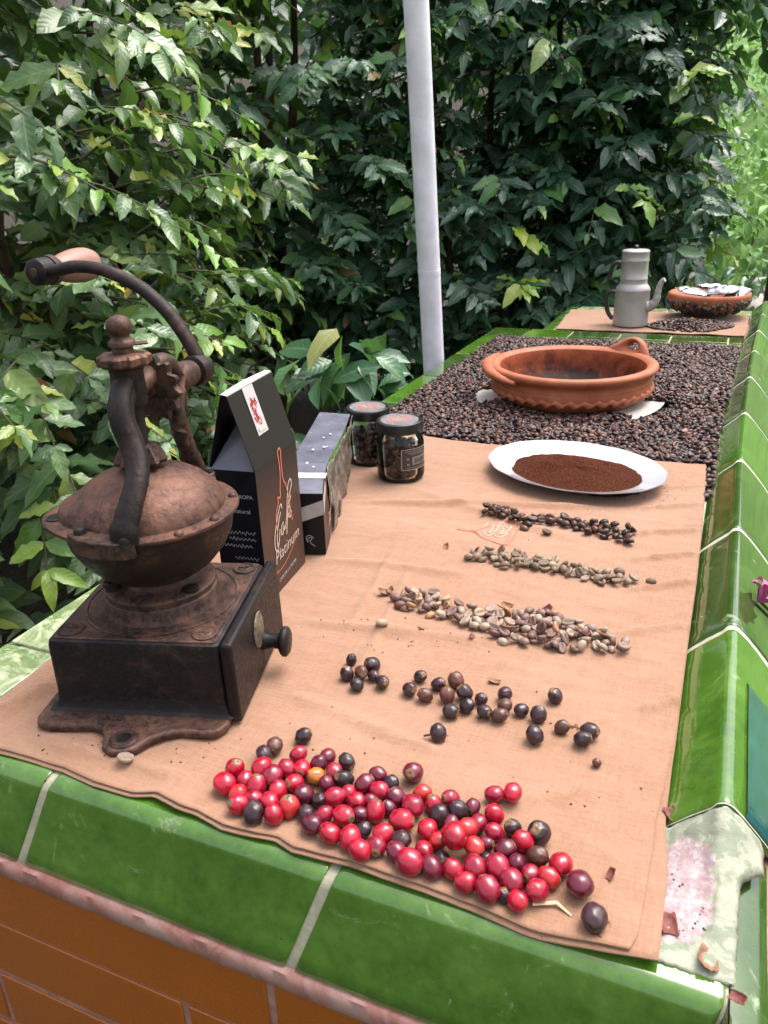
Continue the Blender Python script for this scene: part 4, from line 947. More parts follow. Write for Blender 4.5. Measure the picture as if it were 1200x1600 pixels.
def jar(cx, cy, label, inside_label, rot, front):
    r, h = .0345, .072
    t = thing('glass_jar', label, 'jar', (cx, cy, CZ-.0005), rot, 'lidded glass jars of dark beans')
    mb = MB(); mb.lathe([(.004, .003), (.026, .0035), (.0315, .006), (.0325, .012), (.0325, .058), (.031, .064), (.0275, .068), (.0275, .078), (.0295, .0785), (.0295, .070), (.0300, .068), (.0335, .062), (.0350, .055), (.0350, .010), (.0340, .004), (.030, .0008), (.004, .0003)], 48, cap=False)
    mb.build('jar_glass', M_glass, t, smooth=60)
    mb = MB(); mb.lathe([(.0325, .0742), (.0340, .0738), (.0342, .0755), (.0340, .0860), (.0333, .0880), (.0315, .0888), (.0295, .0882), (.0290, .0878), (.0001, .0878)], 48); lid = mb.build('lid', M_lid, t, smooth=40)
    mb = MB(); mb.lathe([(.0001, .0884), (.0275, .0884), (.0278, .0879)], 40, cap=False); lb = mb.build('lid_label', M_lidtop, lid)
    I = Matrix.Translation((0, 0, .0888))
    ring = [(.0165*math.cos(a), .0165*math.sin(a)) for a in np.linspace(0, 2*PI, 30)]
    scr = [[(-.012+k*.0016, .004+.0035*math.sin(k*1.7)) for k in range(15)], [(-.010+k*.0015, -.004+.003*math.sin(k*2.1+1)) for k in range(13)]]
    scr2 = [[(-.011+k*.0016, -.010+.002*math.sin(k*2.3)) for k in range(13)], [(-.008+k*.0016, .010+.002*math.sin(k*2.3)) for k in range(10)]]
    ink('red_ring_print', [ring], .0014, I, M_copper, lb, 2); ink('script_print', scr, .0009, I, M_cream, lb, 3); ink('red_print', scr2, .0012, I, M_copper, lb, 3)
    if front:   # wrapped label with barcode
        mb = MB(); nn = 16; a0, a1 = math.radians(-38), math.radians(38)
        for k in range(nn+1):
            a = a0+(a1-a0)*k/nn; mb.v += [(.0352*math.cos(a), .0352*math.sin(a), .022), (.0352*math.cos(a), .0352*math.sin(a), .053)]
        mb.f = [(2*k, 2*k+2, 2*k+3, 2*k+1) for k in range(nn)]; wl = mb.build('side_label', simple('label_brown', (.035, .024, .022), .4), t, 60)
        def strip(a_0, a_1, z0, z1, mb, rr_=.0355):
            m = max(1, int((a_1-a_0)/.08)); b_ = len(mb.v)
            for k in range(m+1):
                a = a_0+(a_1-a_0)*k/m; mb.v += [(rr_*math.cos(a), rr_*math.sin(a), z0), (rr_*math.cos(a), rr_*math.sin(a), z1)]
            mb.f += [(b_+2*k, b_+2*k+2, b_+2*k+3, b_+2*k+1) for k in range(m)]
        mb = MB(); strip(a0, a1, .0525, .0532, mb); strip(a0, a1, .0218, .0225, mb); strip(a0, a0+.02, .022, .053, mb); strip(a1-.02, a1, .022, .053, mb)
        strip(-.18, .55, .0292, .0405, mb); strip(-.4, .4, .0470, .0474, mb); strip(-.3, .5, .0450, .0453, mb); strip(-.45, .5, .0250, .0253, mb); strip(-.5, .3, .0495, .0499, mb)
        mb.build('label_print', M_paper, wl)
        mb = MB(); a = -.15; r4 = random.Random(3)
        while a < .52: wd = r4.choice((.012, .02, .03)); strip(a, a+wd, .0300, .0400, mb, .0358); a += wd+r4.choice((.014, .022))
        mb.build('barcode_bar', M_lid, wl)
        Mi = plane_M((.0356*math.cos(-.38), .0356*math.sin(-.38), .0385), (-math.sin(-.38), math.cos(-.38), 0), (0, 0, 1))
        ink('recycling_mark', [[(-.0018, -.001), (0, .0022), (.0018, -.001), (-.0018, -.001)]], .0006, Mi, M_paper, wl, 2)
        Mi = plane_M((.0356*math.cos(-.38), .0356*math.sin(-.38), .0300), (-math.sin(-.38), math.cos(-.38), 0), (0, 0, 1))
        ink('recycling_mark', [[(-.0012, -.0015), (-.001, .0015), (0, 0), (.0012, .0018), (.001, -.0015)]], .0006, Mi, M_paper, wl, 2)
    k = 0; r5 = random.Random(int(cx*1e4)); pts = []
    for lay in range(6):
        z = .0105+lay*.0078; cnt = 0; tries = 0
        while cnt < (15 if lay < 5 else 8) and tries < 900:
            tries += 1; a = r5.uniform(0, 2*PI); rd = .0245*math.sqrt(r5.uniform(.25, 1)); p = Vector((rd*math.cos(a), rd*math.sin(a), z+r5.uniform(-.0012, .0012)))
            if all((p-q).length > .0098 for q in pts):
                pts.append(p); cnt += 1
    for p in pts:
        o = bpy.data.objects.new('coated_bean', choc_me[r5.randrange(3)]); lk(o); o.location = (cx+p.x, cy+p.y, CZ+p.z); o.rotation_euler = (r5.uniform(0, 6), r5.uniform(0, 6), r5.uniform(0, 6))
        tag(o, inside_label, 'coffee bean', 'dark beans seen through the glass of '+('the front jar' if front else 'the rear jar'))
jar(-.4225, 1.016, 'front glass jar of dark beans with black lid and white barcode label', 'dark coated coffee bean inside the front jar with the barcode label', math.radians(-28), True)
jar(-.4960, 1.066, 'rear glass jar of dark beans without side label, half behind another jar', 'dark coated coffee bean inside the rear jar beside the lying carton', math.radians(-50), False)

# ------------------------------------------------------------------ oval white dish with ground coffee
PC = Vector((-.182, 1.092, CZ-.001)); PR = math.radians(-17)
dish = thing('oval_dish', 'white oval ceramic dish heaped with ground coffee at the far edge of the linen', 'dish', PC, PR)
mb = MB(); pr = [(.0001, .004), (.55, .004), (.66, .0055), (.76, .011), (.84, .0145), (.985, .0195), (1.0, .0205), (1.0, .0190), (.86, .0120), (.74, .0065), (.62, .0), (.0001, .0)]
nn = 96; vs = []
for r_, z in pr:
    for k in range(nn):
        a = 2*PI*k/nn; sc_ = 1+(.006*math.cos(a*14) if r_ > .9 else 0)
        vs.append((.131*r_*sc_*math.cos(a), .101*r_*sc_*math.sin(a), z))
mb.add(vs, [(i*nn+k, i*nn+(k+1) % nn, (i+1)*nn+(k+1) % nn, (i+1)*nn+k) for i in range(len(pr)-1) for k in range(nn)])
mb.build('dish_body', M_ceramic, dish, smooth=50)
nu, nv = 130, 220; vs = []
for i in range(nu):
    rr_ = i/(nu-1)
    for k in range(nv):
        a = 2*PI*k/nv; ed = 1+.10*noise.noise(Vector((math.cos(a)*2.2, math.sin(a)*2.2, 5)))+.05*noise.noise(Vector((math.cos(a)*7, math.sin(a)*7, 5)))
        x = .007+.108*rr_*ed*math.cos(a); y = -.002+.074*rr_*ed*math.sin(a)
        z = .0045+.0165*(1-rr_**2.2)*(1+.9*noise.noise(Vector((x*22, y*22, 1))))+.004*noise.noise(Vector((x*70, y*70, 2)))*(1-rr_)+.0008*noise.noise(Vector((x*600, y*600, 2)))+.0005*rng.random()+.003*rr_**6
        vs.append((x, y, max(z, .0045+.010*max(0, (rr_*ed-.72)))))
V = np.array(vs); V[:, :2] = V[:, :2]; q = np.arange(nu*nv).reshape(nu, nv); q = np.concatenate([q, q[:, :1]], 1)
Fq = np.stack([q[:-1, :-1], q[1:, :-1], q[1:, 1:], q[:-1, 1:]], -1).reshape(-1, 4)
gc = npmesh('ground_coffee', V, Fq, M_grounds); gc.location = PC; gc.rotation_euler = (0, 0, PR)
tag(gc, 'heap of reddish brown ground coffee filling the white oval dish', 'ground coffee', kind='stuff')

# ------------------------------------------------------------------ terracotta bowl on its paper mat
BC = Vector((-.275, 1.545, .001)); 
mb = MB(); poly = []
for k in range(40):
    a = 2*PI*k/40; rr_ = .183+.012*noise.noise(Vector((math.cos(a)*1.5, math.sin(a)*1.5, 0)))+.03*max(0, math.cos(a*2-1.1))**3*.4; poly.append((rr_*math.cos(a), rr_*math.sin(a)))
mb.prism(poly, -.001, .0002); mt = mb.build('paper_mat', M_paper); mt.location = BC
tag(mt, 'pale paper mat lying on the beans under the big terracotta bowl', 'mat')
bw = thing('terracotta_bowl', 'wide terracotta bowl with pinched wavy band and pierced handle, standing among beans', 'bowl', BC+Vector((0, 0, .0005)), 0); bw.scale = (.97, .97, .97)
mb = MB(); pr = [(.0001, .0), (.120, .0), (.140, .006), (.1535, .020), (.158, .032), (.156, .043), (.1535, .050), (.156, .055), (.163, .060), (.167, .066), (.1655, .072), (.158, .0745), (.149, .073), (.144, .068)]
def e3(a, r, z):
    return 1+.004*math.sin(3*a)+(.0)
mb.lathe(pr, 110, ecc=e3, cap=False); mb.build('bowl_wall', M_clay, bw, smooth=60)
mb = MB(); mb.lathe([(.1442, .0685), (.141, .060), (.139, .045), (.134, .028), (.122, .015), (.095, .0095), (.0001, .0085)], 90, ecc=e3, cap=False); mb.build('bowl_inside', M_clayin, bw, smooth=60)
# pinched wavy band
mb = MB(); vs = []; N = 320
for k in range(N):
    a = 2*PI*k/N; ph = (a*38/(2*PI)) % 1; w_ = .5-.5*math.cos(2*PI*ph)
    zz = .0225+.006*w_; ro = .0062*(.35+.65*w_)
    for j in range(8):
        q = 2*PI*j/8; vs.append(((.1555+ro*math.cos(q)+.0005)*math.cos(a+.02*math.sin(q)), (.1555+ro*math.cos(q)+.0005)*math.sin(a+.02*math.sin(q)), zz+.006*math.sin(q)))
mb.add(vs, [(k*8+j, k*8+(j+1) % 8, ((k+1) % N)*8+(j+1) % 8, ((k+1) % N)*8+j) for k in range(N) for j in range(8)]); mb.build('pinched_band', M_clay, bw, smooth=60)
mb = MB()
for k in range(130):      # stamped dots under the rim
    a = 2*PI*k/130; mb.lathe([(.0014, 0), (.0010, .0008), (.0001, .001)], 5, Matrix.Translation((.1570*math.cos(a), .1570*math.sin(a), .043)) @ Matrix.Rotation(a, 4, 'Z') @ Matrix.Rotation(PI/2, 4, 'Y'))
tag(mb.build('stamped_dots', M_clay, bw), kind='stuff')
# pierced fin handle at the back right
ha = math.radians(52); T = Matrix.Translation((.158*math.cos(ha), .158*math.sin(ha), .066)) @ Matrix.Rotation(ha-PI/2+.15, 4, 'Z') @ Matrix.Rotation(-.35, 4, 'X') @ Matrix.Diagonal((1.45, 1.2, 1.0, 1))
out_ = [(-.056, -.004), (-.040, .006), (-.026, .020), (-.012, .033), (0, .040), (.012, .036), (.022, .026), (.030, .010), (.036, -.010)]
hol = [(.0065*math.cos(a)*1.25+.003, .019+.0075*math.sin(a)) for a in np.linspace(0, 2*PI, 17)[:-1]]
def fin():
    mb = MB(); nO = len(out_); 
    ol = resample([(x, z, 0) for x, z in out_], 17); ring = [hol[(k+13) % 16] for k in range(16)]
    outer = []
    for k in range(16):
        a = math.atan2(hol[k][1]-.019, hol[k][0]-.003); d = Vector((math.cos(a), math.sin(a)))
        best = None
        cl_ = [Vector(q) for q in out_]+[Vector((.030, -.02)), Vector((-.05, -.02))]
        for i in range(len(cl_)):
            p0, p1 = cl_[i], cl_[(i+1) % len(cl_)]; e = p1-p0; den = d.x*e.y-d.y*e.x
            if abs(den) < 1e-9: continue
            w0 = p0-Vector((.003, .019)); t_ = (w0.x*e.y-w0.y*e.x)/den; s = (w0.x*d.y-w0.y*d.x)/den
            if t_ > 0 and -.001 <= s <= 1.001 and (best is None or t_ > best): best = t_
        outer.append(Vector((.003, .019))+d*(best or .02))
    vs = []
    for sgn in (-1, 1):
        for k in range(16):
            m = outer[k].lerp(Vector(hol[k]), .5)
            vs += [(outer[k].x, sgn*.0035, outer[k].y), (m.x, sgn*.0095, m.y), (hol[k][0], sgn*.0065, hol[k][1])]
    fs = []
    for k in range(16):
        k2 = (k+1) % 16
        for j in range(2): fs.append((k*3+j, k2*3+j, k2*3+j+1, k*3+j+1)); fs.append((48+k*3+j, 48+k*3+j+1, 48+k2*3+j+1, 48+k2*3+j))
        fs.append((k*3, 48+k*3, 48+k2*3, k2*3)); fs.append((k*3+2, k2*3+2, 48+k2*3+2, 48+k*3+2))
    mb.add(vs, fs, T); return mb
fin().build('pierced_handle', M_clay, bw, smooth=60, sub=2)
mb = MB(); pp = []
for k in range(20):
    a = math.radians(168+k*3.9); pp.append((.1655*math.cos(a)*(1.0+.02*math.sin(k/19*PI)), .1655*math.sin(a)*(1+.02*math.sin(k/19*PI)), .0715-.014*(k/19)**1.5))
mb.tube(pp, [.004+.0085*math.sin(PI*min(1, (k+1)/21))**.7 for k in range(20)], 12, flat=.7); mb.build('lug_handle', M_clay, bw, smooth=60)

# ------------------------------------------------------------------ roasted / drying bean tray
bv = [bean_mesh(.0128, .0090, .0056, 5, .2, .05, s) for s in range(4)]
bme = [raw_mesh(v, f, M_roastbed, name='bean') for v, f, _ in bv]
def rot_bean(r_, flatup, tilt=.45):
    E = Euler((r_.gauss(0, tilt)+(PI if flatup else 0), r_.gauss(0, tilt), r_.uniform(0, 2*PI))).to_matrix(); return E
pl = []; r6 = random.Random(11)
def xr(y): return .000+cap_dx(y)-.001
bed = []
for lay, (cell, zb_) in enumerate(((.0108, -.0085), (.0088, -.0030), (.0100, .0025))):
    y = 1.085
    while y < 2.128:
        x = -.578
        while x < xr(y)+.004:
            px_, py_ = x+r6.uniform(-.5, .5)*cell, y+r6.uniform(-.5, .5)*cell
            ok = py_ > 1.222+.010*noise.noise(Vector((px_*9, 0, 0))) or (px_ > -.0035 and py_ < 1.24)
            if py_ < 1.222 and px_ > -.0035: ok = px_ < .004+(py_-1.085)*.05
            d = (Vector((px_, py_))-Vector((BC.x, BC.y))).length
            zt_ = zb_
            if d < .125: ok = False
            elif d < .187:
                n_ = noise.noise(Vector((px_*13, py_*13, 3)))
                a_ = math.degrees(math.atan2(py_-BC.y, px_-BC.x)) % 360
                patch = (a_ < 5 or a_ > 318) or (175 < a_ < 215)
                if patch and r6.random() > .0: ok = False
                zt_ = zb_+.004
            if ok and not (px_ < -.505 and py_ < 1.235): bed.append((px_, py_, zt_+.0055*noise.noise(Vector((px_*11, py_*11, 0)))+r6.uniform(-.001, .001), lay))
            x += cell
        y += cell*.9
places = []
for (x, y, z, lay) in bed:
    M = rot_bean(r6, r6.random() < .45); s = r6.uniform(.88, 1.12); places.append((r6.randrange(4), m3(M)*s, (x, y, z), lay, M, s))
order = sorted([i for i, p in enumerate(places) if p[3] == 2 or p[2][1] < 1.25], key=lambda i: places[i][2][1]+.15*abs(places[i][2][0]+.2))[:300]
os_ = set(order)
for i in order:
    v, _, loc, lay, M, s = places[i]; o = bpy.data.objects.new('coffee_bean', bme[v]); lk(o); o.matrix_world = Matrix.Translation(loc) @ M.to_4x4() @ Matrix.Diagonal((s, s, s, 1))
    wh = 'in the bean tray just behind the glass jars' if loc[0] < -.36 else ('in the bean tray just behind the left half of the dish' if loc[0] < -.18 else ('in the bean tray just behind the right half of the dish' if loc[0] < -.02 else 'in the strip between the linen cloth and green cap tiles'))
    tag(o, 'dark coffee bean '+wh, 'coffee bean', 'dark beans '+wh)
bb = joined('coffee_beans', bv, [p[:3] for i, p in enumerate(places) if i not in os_], M_roastbed)
tag(bb, 'thick layer of dark coffee beans spread around the terracotta bowl', 'coffee beans', 'dark beans spread in the tray', 'stuff')
mb = MB(); mb.box(-.58, .035, 1.172, 2.132, -.0138, -.0095, TM()); mb.build('tray_floor', simple('bean_dust', (.02, .012, .01), .9), ctr)

# ------------------------------------------------------------------ rows of beans and cherries on the cloth
def scatter_row(line, halfw, count, mind, meshes, name, label, cat, group, lift=.0, seed=0, z2=.0035, flat=.5, gaps=()):
    r_ = random.Random(seed); pts = [Vector(P(*E2(*q), CZ)) for q in line]; rs = resample(pts, 60); placed = []; tries = 0
    while len(placed) < count and tries < 30000:
        tries += 1; t_ = r_.random()
        if any(a < t_ < b_ for a, b_ in gaps) and r_.random() > .25: continue
        hwid = np.interp(t_, [k/(len(halfw)-1) for k in range(len(halfw))], halfw)
        c = rs[min(59, int(t_*59.99))]; p = Vector((c.x+r_.uniform(-.003, .003), c.y+r_.gauss(0, .5)*hwid*1.1, 0))
        if abs(p.y-c.y) > hwid*1.3: continue
        lev = 0
        near = [q for q in placed if (q[0]-p).length < mind]
        if near:
            if len(near) > 3 or any(q[1] >= 1 for q in near) or r_.random() > .6: continue
            if min((q[0]-p).length for q in near) < mind*.45: continue
            lev = 1
        placed.append((p, lev))
    for p, lev in placed:
        o = bpy.data.objects.new(name, meshes[r_.randrange(len(meshes))]); lk(o)
        M = rot_bean(r_, r_.random() < flat, .25 if lev == 0 else .5); s = r_.uniform(.86, 1.12)
        o.matrix_world = Matrix.Translation((p.x, p.y, cloth_top(p.x, p.y)+.0024+lev*z2)) @ M.to_4x4() @ Matrix.Diagonal((s, s, s, 1))
        f_ = (p.x-rs[0].x)/(rs[-1].x-rs[0].x); c = rs[max(0, min(59, int(f_*59.99)))]
        tag(o, label+', '+('left end' if f_ < .2 else 'left half' if f_ < .4 else 'middle' if f_ < .6 else 'right half' if f_ < .8 else 'right end')+(' far side' if p.y > c.y else ' near side'), cat, group+(' left end' if f_ < .2 else ' left half' if f_ < .4 else ' middle' if f_ < .6 else ' right half' if f_ < .8 else ' right end')+(' far side' if p.y > c.y else ' near side'))
fine = [bean_mesh(.0128, .0092, .0058, 7, .2, .03, s) for s in range(3)]
roast_me = [raw_mesh(v, f, M_roast, name='roast') for v, f, _ in fine]
raw_me = [raw_mesh(v*.92, f, M_raw, name='raw') for v, f, _ in fine]
parch = [bean_mesh(.0132, .0096, .0058, 7, .2, .06, s+9) for s in range(3)]
par_me = [raw_mesh(v*.94, f, M_parch, name='parchment') for v, f, _ in parch]
L_A = 'roasted bean in the row nearest the dish'
scatter_row([(475, 100), (570, 108), (620, 135), (700, 128), (800, 145), (900, 168), (1020, 190)], [.010, .012, .005, .010, .009, .016, .016], 72, .0100, roast_me, 'roasted_bean', L_A, 'coffee bean', 'roasted beans in the first row', seed=1)
for k, (q, lb) in enumerate((((706, 180), 'single dark roasted bean lying just below its row near the emblem'), ((622, 158), 'roasted bean lying against the embroidered emblem'), ((636, 148), 'roasted bean beside the right end of the emblem'))):
    p = P(*E2(*q), CZ); o = bpy.data.objects.new('roasted_bean', roast_me[k % 3]); lk(o); o.location = (p.x, p.y, cloth_top(p.x, p.y)+.0026); o.rotation_euler = (PI if k == 0 else 0, .1, -.3); tag(o, lb, 'coffee bean')
scatter_row([(408, 268), (480, 268), (570, 285), (680, 300), (780, 318), (870, 335), (940, 345), (1025, 360)], [.006, .010, .014, .010, .008, .010, .014, .007], 84, .0098, raw_me, 'green_bean', 'raw green bean in the thin second row', 'coffee bean', 'raw green beans in the second row', seed=2)
scatter_row([(155, 430), (240, 440), (330, 465), (430, 495), (560, 535), (680, 530), (800, 565), (900, 590), (990, 615)], [.010, .017, .012, .014, .020, .026, .020, .014, .008], 170, .0100, par_me, 'parchment_bean', 'beige parchment bean in the widest row', 'coffee bean', 'parchment beans in the third row', seed=3)
def single(name, px, mesh, label, cat, rot=(0, 0, 0), sc_=1.0, dz=.0026, group=None):
    p = P(*px, CZ); o = bpy.data.objects.new(name, mesh); lk(o); o.location = (p.x, p.y, cloth_top(p.x, p.y)+dz); o.rotation_euler = rot; o.scale = (sc_,)*3; return tag(o, label, cat, group)
single('green_bean', E2(1096, 371), raw_me[0], 'grey green bean lying alone right of the second row', 'coffee bean', (.1, 0, .2))
single('parchment_bean', E2(90, 540), par_me[1], 'pale bean lying alone left of the widest row', 'coffee bean', (0, .1, .5))
single('parchment_bean', (198, 1194), par_me[2], 'pale chipped bean lying against the front lug of the mill', 'coffee bean', (PI, .1, .2), 1.1)
# husks, open parchment pieces
def husk_mesh(seed, mat, R=.008):
    vs = []; nu_, nv_ = 9, 8
    for i in range(nu_):
        for j in range(nv_):
            a = -1.2+2.4*i/(nu_-1); b_ = -1.25+2.5*j/(nv_-1); k = 1+.22*noise.noise(Vector((a*1.6, b_*1.6, seed)))
            vs.append((R*k*math.sin(a), R*.72*k*math.sin(b_)*math.cos(a*.5), -R*.6*k*math.cos(a)*math.cos(b_)))
    me = raw_mesh(np.array(vs), gridfaces(nu_, nv_), mat, name='husk'); return me
hk = [husk_mesh(s, M_husk) for s in range(3)]+[husk_mesh(5, M_huskred)]
def husk(px, k, label, sc_=1.0, dz=.006):
    o = single('coffee_husk', px, hk[k], label, 'husk', (random.uniform(-.6, .6), random.uniform(-.6, .6), random.uniform(0, 6)), sc_, dz)
    m_ = o.modifiers.new('t', 'SOLIDIFY'); m_.thickness = .0005; return o
husk(E2(98, 405), 0, 'dry brown husk left of the third row, paler of the pair', .9); husk(E2(118, 402), 2, 'dry brown husk left of the third row, right of the pair', .7)
husk(E2(565, 548), 0, 'golden open husk in the middle of the third row', 1.25, .010); husk(E2(695, 480), 3, 'reddish husk at the top edge of the third row', 1.1, .008)
husk(E2(925, 575), 1, 'orange brown husk near the right end of the third row', 1.15, .009); husk(E2(840, 570), 3, 'small red husk inside the right half of the third row', .9, .010)
husk(E2(552, 468), 2, 'dark curled husk standing above the middle of the third row', 1.0, .010); husk(E2(443, 240), 1, 'tiny straw coloured flake at the left end of the second row', .6, .004)
husk(E2(328, 232), 0, 'small brown flake lying alone left of the second row', .6, .003); husk(E2(237, 543), 2, 'small dark flake below the left part of the third row', .5, .003)
husk((773, 1066), 2, 'small brown husk lying above the dried cherries', .7, .003); husk((952, 1370), 3, 'small reddish brown crumb lying right of the cherry heap', .55, .003)
husk((945, 1456), 0, 'pale brown husk piece beside the rightmost dark cherry', .8, .003)
husk((1046, 1438), 3, 'reddish brown chip at the edge of the bare corner patch', 1.0, -.002); husk((1110, 1494), 0, 'pointed orange brown chip lying on the bare corner', 1.1, -.002)
husk((1050, 1268), 3, 'small dark red chip in the crook of the cap tile', .8, .0); husk((1151, 1562), 3, 'dark red chip at the end of the front edge tile', .6, .002)
husk((738, 1000), 3, 'tiny dark chip under the third row', .45, .003)
mb = MB(); a, c, d = P(832, 1412, .007), P(870, 1410, .0085), P(893, 1431, .007); mb.tube([a, c, d], [.0016, .0013, .0005], 6, flat=.5)
tag(mb.build('straw', M_straw), 'bent pale straw lying below the right end of the cherry heap', 'straw')
# crumbs
cv = [sphere_mesh(.0010, .0008, .0005, 5, 4, .4, s) for s in range(3)]; cp = []; r7 = random.Random(21)
for k in range(190):
    reg = r7.choice(((620, 990, 350, 60), (720, 1000, 260, 60), (880, 820, 170, 50), (500, 1160, 500, 90), (760, 1200, 560, 240), (1040, 770, 70, 25), (200, 1150, 300, 80), (1080, 1420, 60, 130)))
    p = P(reg[0]+r7.uniform(-.5, .5)*reg[2], reg[1]+r7.uniform(-.5, .5)*reg[3], CZ); s = r7.uniform(.4, 1.25)
    cp.append((r7.randrange(3), m3(Euler((0, 0, r7.uniform(0, 6))).to_matrix())*s, (p.x, p.y, cloth_top(p.x, p.y)+.0002)))
tag(joined('crumbs', cv, cp, M_bark), 'scattered brown crumbs and flakes on the linen cloth', 'crumbs', kind='stuff')
# ---- cherries
ch_v = [sphere_mesh(.0079, .0075, .0091, 26, 18, .085, s*1.7, .0010, 1.5) for s in range(6)]
dr_v = [sphere_mesh(.0079, .0073, .0090, 30, 20, .10, s+20, .0008, 2.0) for s in range(6)]
ch_me = {}
for c in 'rcmkboy':
    src = dr_v if c in 'kb' else ch_v
    ch_me[c] = [raw_mesh(v, f, M_ch[c], name='cherry_'+c) for v, f, _ in src]
CX = lambda u, v: (300+u/1.8182, 1000+v/1.8182)
heap = [(122,358,56,'r'),(93,403,62,'r'),(152,393,52,'c'),(198,357,60,'r'),(228,384,58,'c'),(303,325,46,'c'),(270,365,50,'c'),(312,366,50,'r'),(352,386,48,'y'),(361,353,48,'m'),(385,333,44,'m'),(440,348,46,'k'),(404,375,48,'c'),(433,398,52,'k'),(383,410,48,'m'),(182,413,58,'c'),(130,432,50,'o'),(132,461,58,'r'),(174,488,60,'k'),(178,445,48,'c'),(220,457,54,'r'),(243,426,54,'r'),(291,407,52,'r'),(318,438,58,'m'),(363,453,46,'k'),(273,472,60,'o'),(235,494,56,'r'),(407,445,56,'c'),(445,440,44,'c'),(324,490,46,'k'),(375,498,50,'c'),(340,523,58,'m'),(431,503,60,'r'),(391,550,58,'r'),(449,563,62,'r'),(485,597,62,'r'),(478,454,50,'r'),(491,412,52,'m'),(529,387,48,'m'),(527,436,52,'c'),(563,413,48,'k'),(579,452,52,'m'),(524,487,58,'r'),(481,498,44,'m'),(488,540,44,'k'),(539,558,58,'r'),(520,585,56,'c'),(592,571,56,'k'),(596,514,66,'r'),(556,480,42,'m'),(627,474,62,'c'),(655,436,50,'o'),(629,382,58,'m'),(686,467,50,'c'),(734,450,50,'c'),(704,500,56,'k'),(757,490,56,'k'),(672,540,58,'r'),(797,480,44,'m'),(859,447,50,'c'),(911,444,54,'r'),(859,495,56,'r'),(813,520,50,'c'),(782,543,58,'o'),(860,546,54,'c'),(912,533,48,'k'),(983,551,70,'k'),(943,573,62,'r'),(742,578,76,'r'),(703,570,50,'o'),(800,597,56,'o'),(835,576,44,'m'),(890,595,58,'m'),(658,597,52,'r'),(582,605,56,'m'),(617,633,74,'c'),(679,647,62,'m'),(709,620,44,'k'),(741,653,58,'r'),(804,645,64,'c'),(861,636,68,'c'),(923,633,54,'m'),(982,616,60,'b'),(777,689,58,'r'),(845,708,70,'c'),(906,680,66,'c'),(961,665,54,'c'),(1014,676,58,'o'),(1048,640,66,'r'),(981,710,64,'r'),(1102,697,76,'m'),(1143,790,76,'k'),(920,735,58,'r'),(888,725,40,'k'),(205,322,48,'k'),(235,301,46,'b'),(317,273,46,'k'),(500,455,40,'m'),(840,625,42,'k'),(735,520,46,'m')]
dry = [(453,56,34,'k'),(512,70,46,'k'),(440,94,42,'k'),(480,92,42,'b'),(516,101,34,'k'),(468,123,40,'k'),(541,119,42,'k'),(649,103,40,'k'),(618,139,42,'k'),(662,155,44,'b'),(700,126,42,'k'),(750,115,48,'b'),(725,157,46,'b'),(775,150,48,'k'),(822,166,40,'k'),(735,198,46,'k'),(781,186,44,'k'),(831,203,44,'k'),(889,186,44,'b'),(889,152,46,'k'),(874,214,46,'b'),(936,197,42,'k'),(984,213,50,'k'),(1032,161,46,'k'),(974,271,54,'k'),(1051,250,44,'b'),(1130,262,54,'k'),(1110,286,50,'k'),(1150,349,28,'b'),(700,260,50,'k')]
def prep(lst):
    out = []; kk = .88 if lst is dry else .95
    for u, v, d, c in lst:
        px = CX(u, v); r_ = .008
        for _ in range(3):
            p = P(px[0], px[1], CZ+r_*.9); r_ = d/1.8182*.5*depth_of(p)/FPX*1.12*kk
        out.append([p.copy(), r_, c, u, v])
    for it in range(30):
        for i in range(len(out)):
            for j in range(i):
                a, b_ = out[i], out[j]; dd = a[0]-b_[0]; dd.z = 0; L = dd.length; need = (a[1]+b_[1])*.80
                if 1e-6 < L < need:
                    k = (need-L)/L*.25; a[0] += dd*k; b_[0] -= dd*k
    return out
names = {'r': 'bright red ripe', 'c': 'deep crimson', 'm': 'dark maroon', 'k': 'shrivelled blackish', 'b': 'brownish dried', 'o': 'orange red half ripe', 'y': 'yellow and red half ripe'}
special = {(742,578): 'largest bright red coffee cherry lying on top of the heap', (1143,790): 'dark purple black cherry lying alone at the right front corner of the cloth', (1102,697): 'large maroon cherry at the right end of the heap, above a black one',
           (352,386): 'yellow and red half ripe cherry in the left part of the heap', (911,444): 'bright red cherry lying at the top right of the heap, right one of a pair', (859,447): 'crimson cherry at the top right of the heap, left one of a pair',
           (629,382): 'maroon cherry lying apart just above the middle of the heap', (317,273): 'small black cherry lying alone above the left end of the heap', (205,322): 'shrivelled black cherry touching a brown one above the left end of the heap',
           (235,301): 'brown dried cherry above the left end of the heap, by a black one', (920,735): 'red cherry with a pale stem end at the lower right of the heap', (93,403): 'bright red cherry at the far left end of the heap', (655,436): 'orange red cherry at the upper edge of the middle of the heap',
           (983,551): 'large blackish cherry at the upper right side of the heap', (440,348): 'blackish cherry at the upper edge of the left part of the heap', (1048,640): 'bright red cherry at the right side of the heap, above a crimson one',
           (982,616): 'dull brown maroon cherry inside the right part of the heap', (130,432): 'half hidden orange red cherry at the left end of the heap', (174,488): 'blackened cherry at the lower left edge of the heap, among bright red ones', (1014,676): 'orange red cherry at the right side of the heap, touching bright red ones', (273,472): 'orange red cherry in the lower left part of the heap', (703, 570): 'orange red cherry mostly hidden behind the largest red cherry', (782,543): 'orange red cherry just above right of the largest red cherry', (800,597): 'orange red cherry just right of the largest red cherry', (888,725): 'small blackish cherry half hidden at the lower right edge of the heap'}
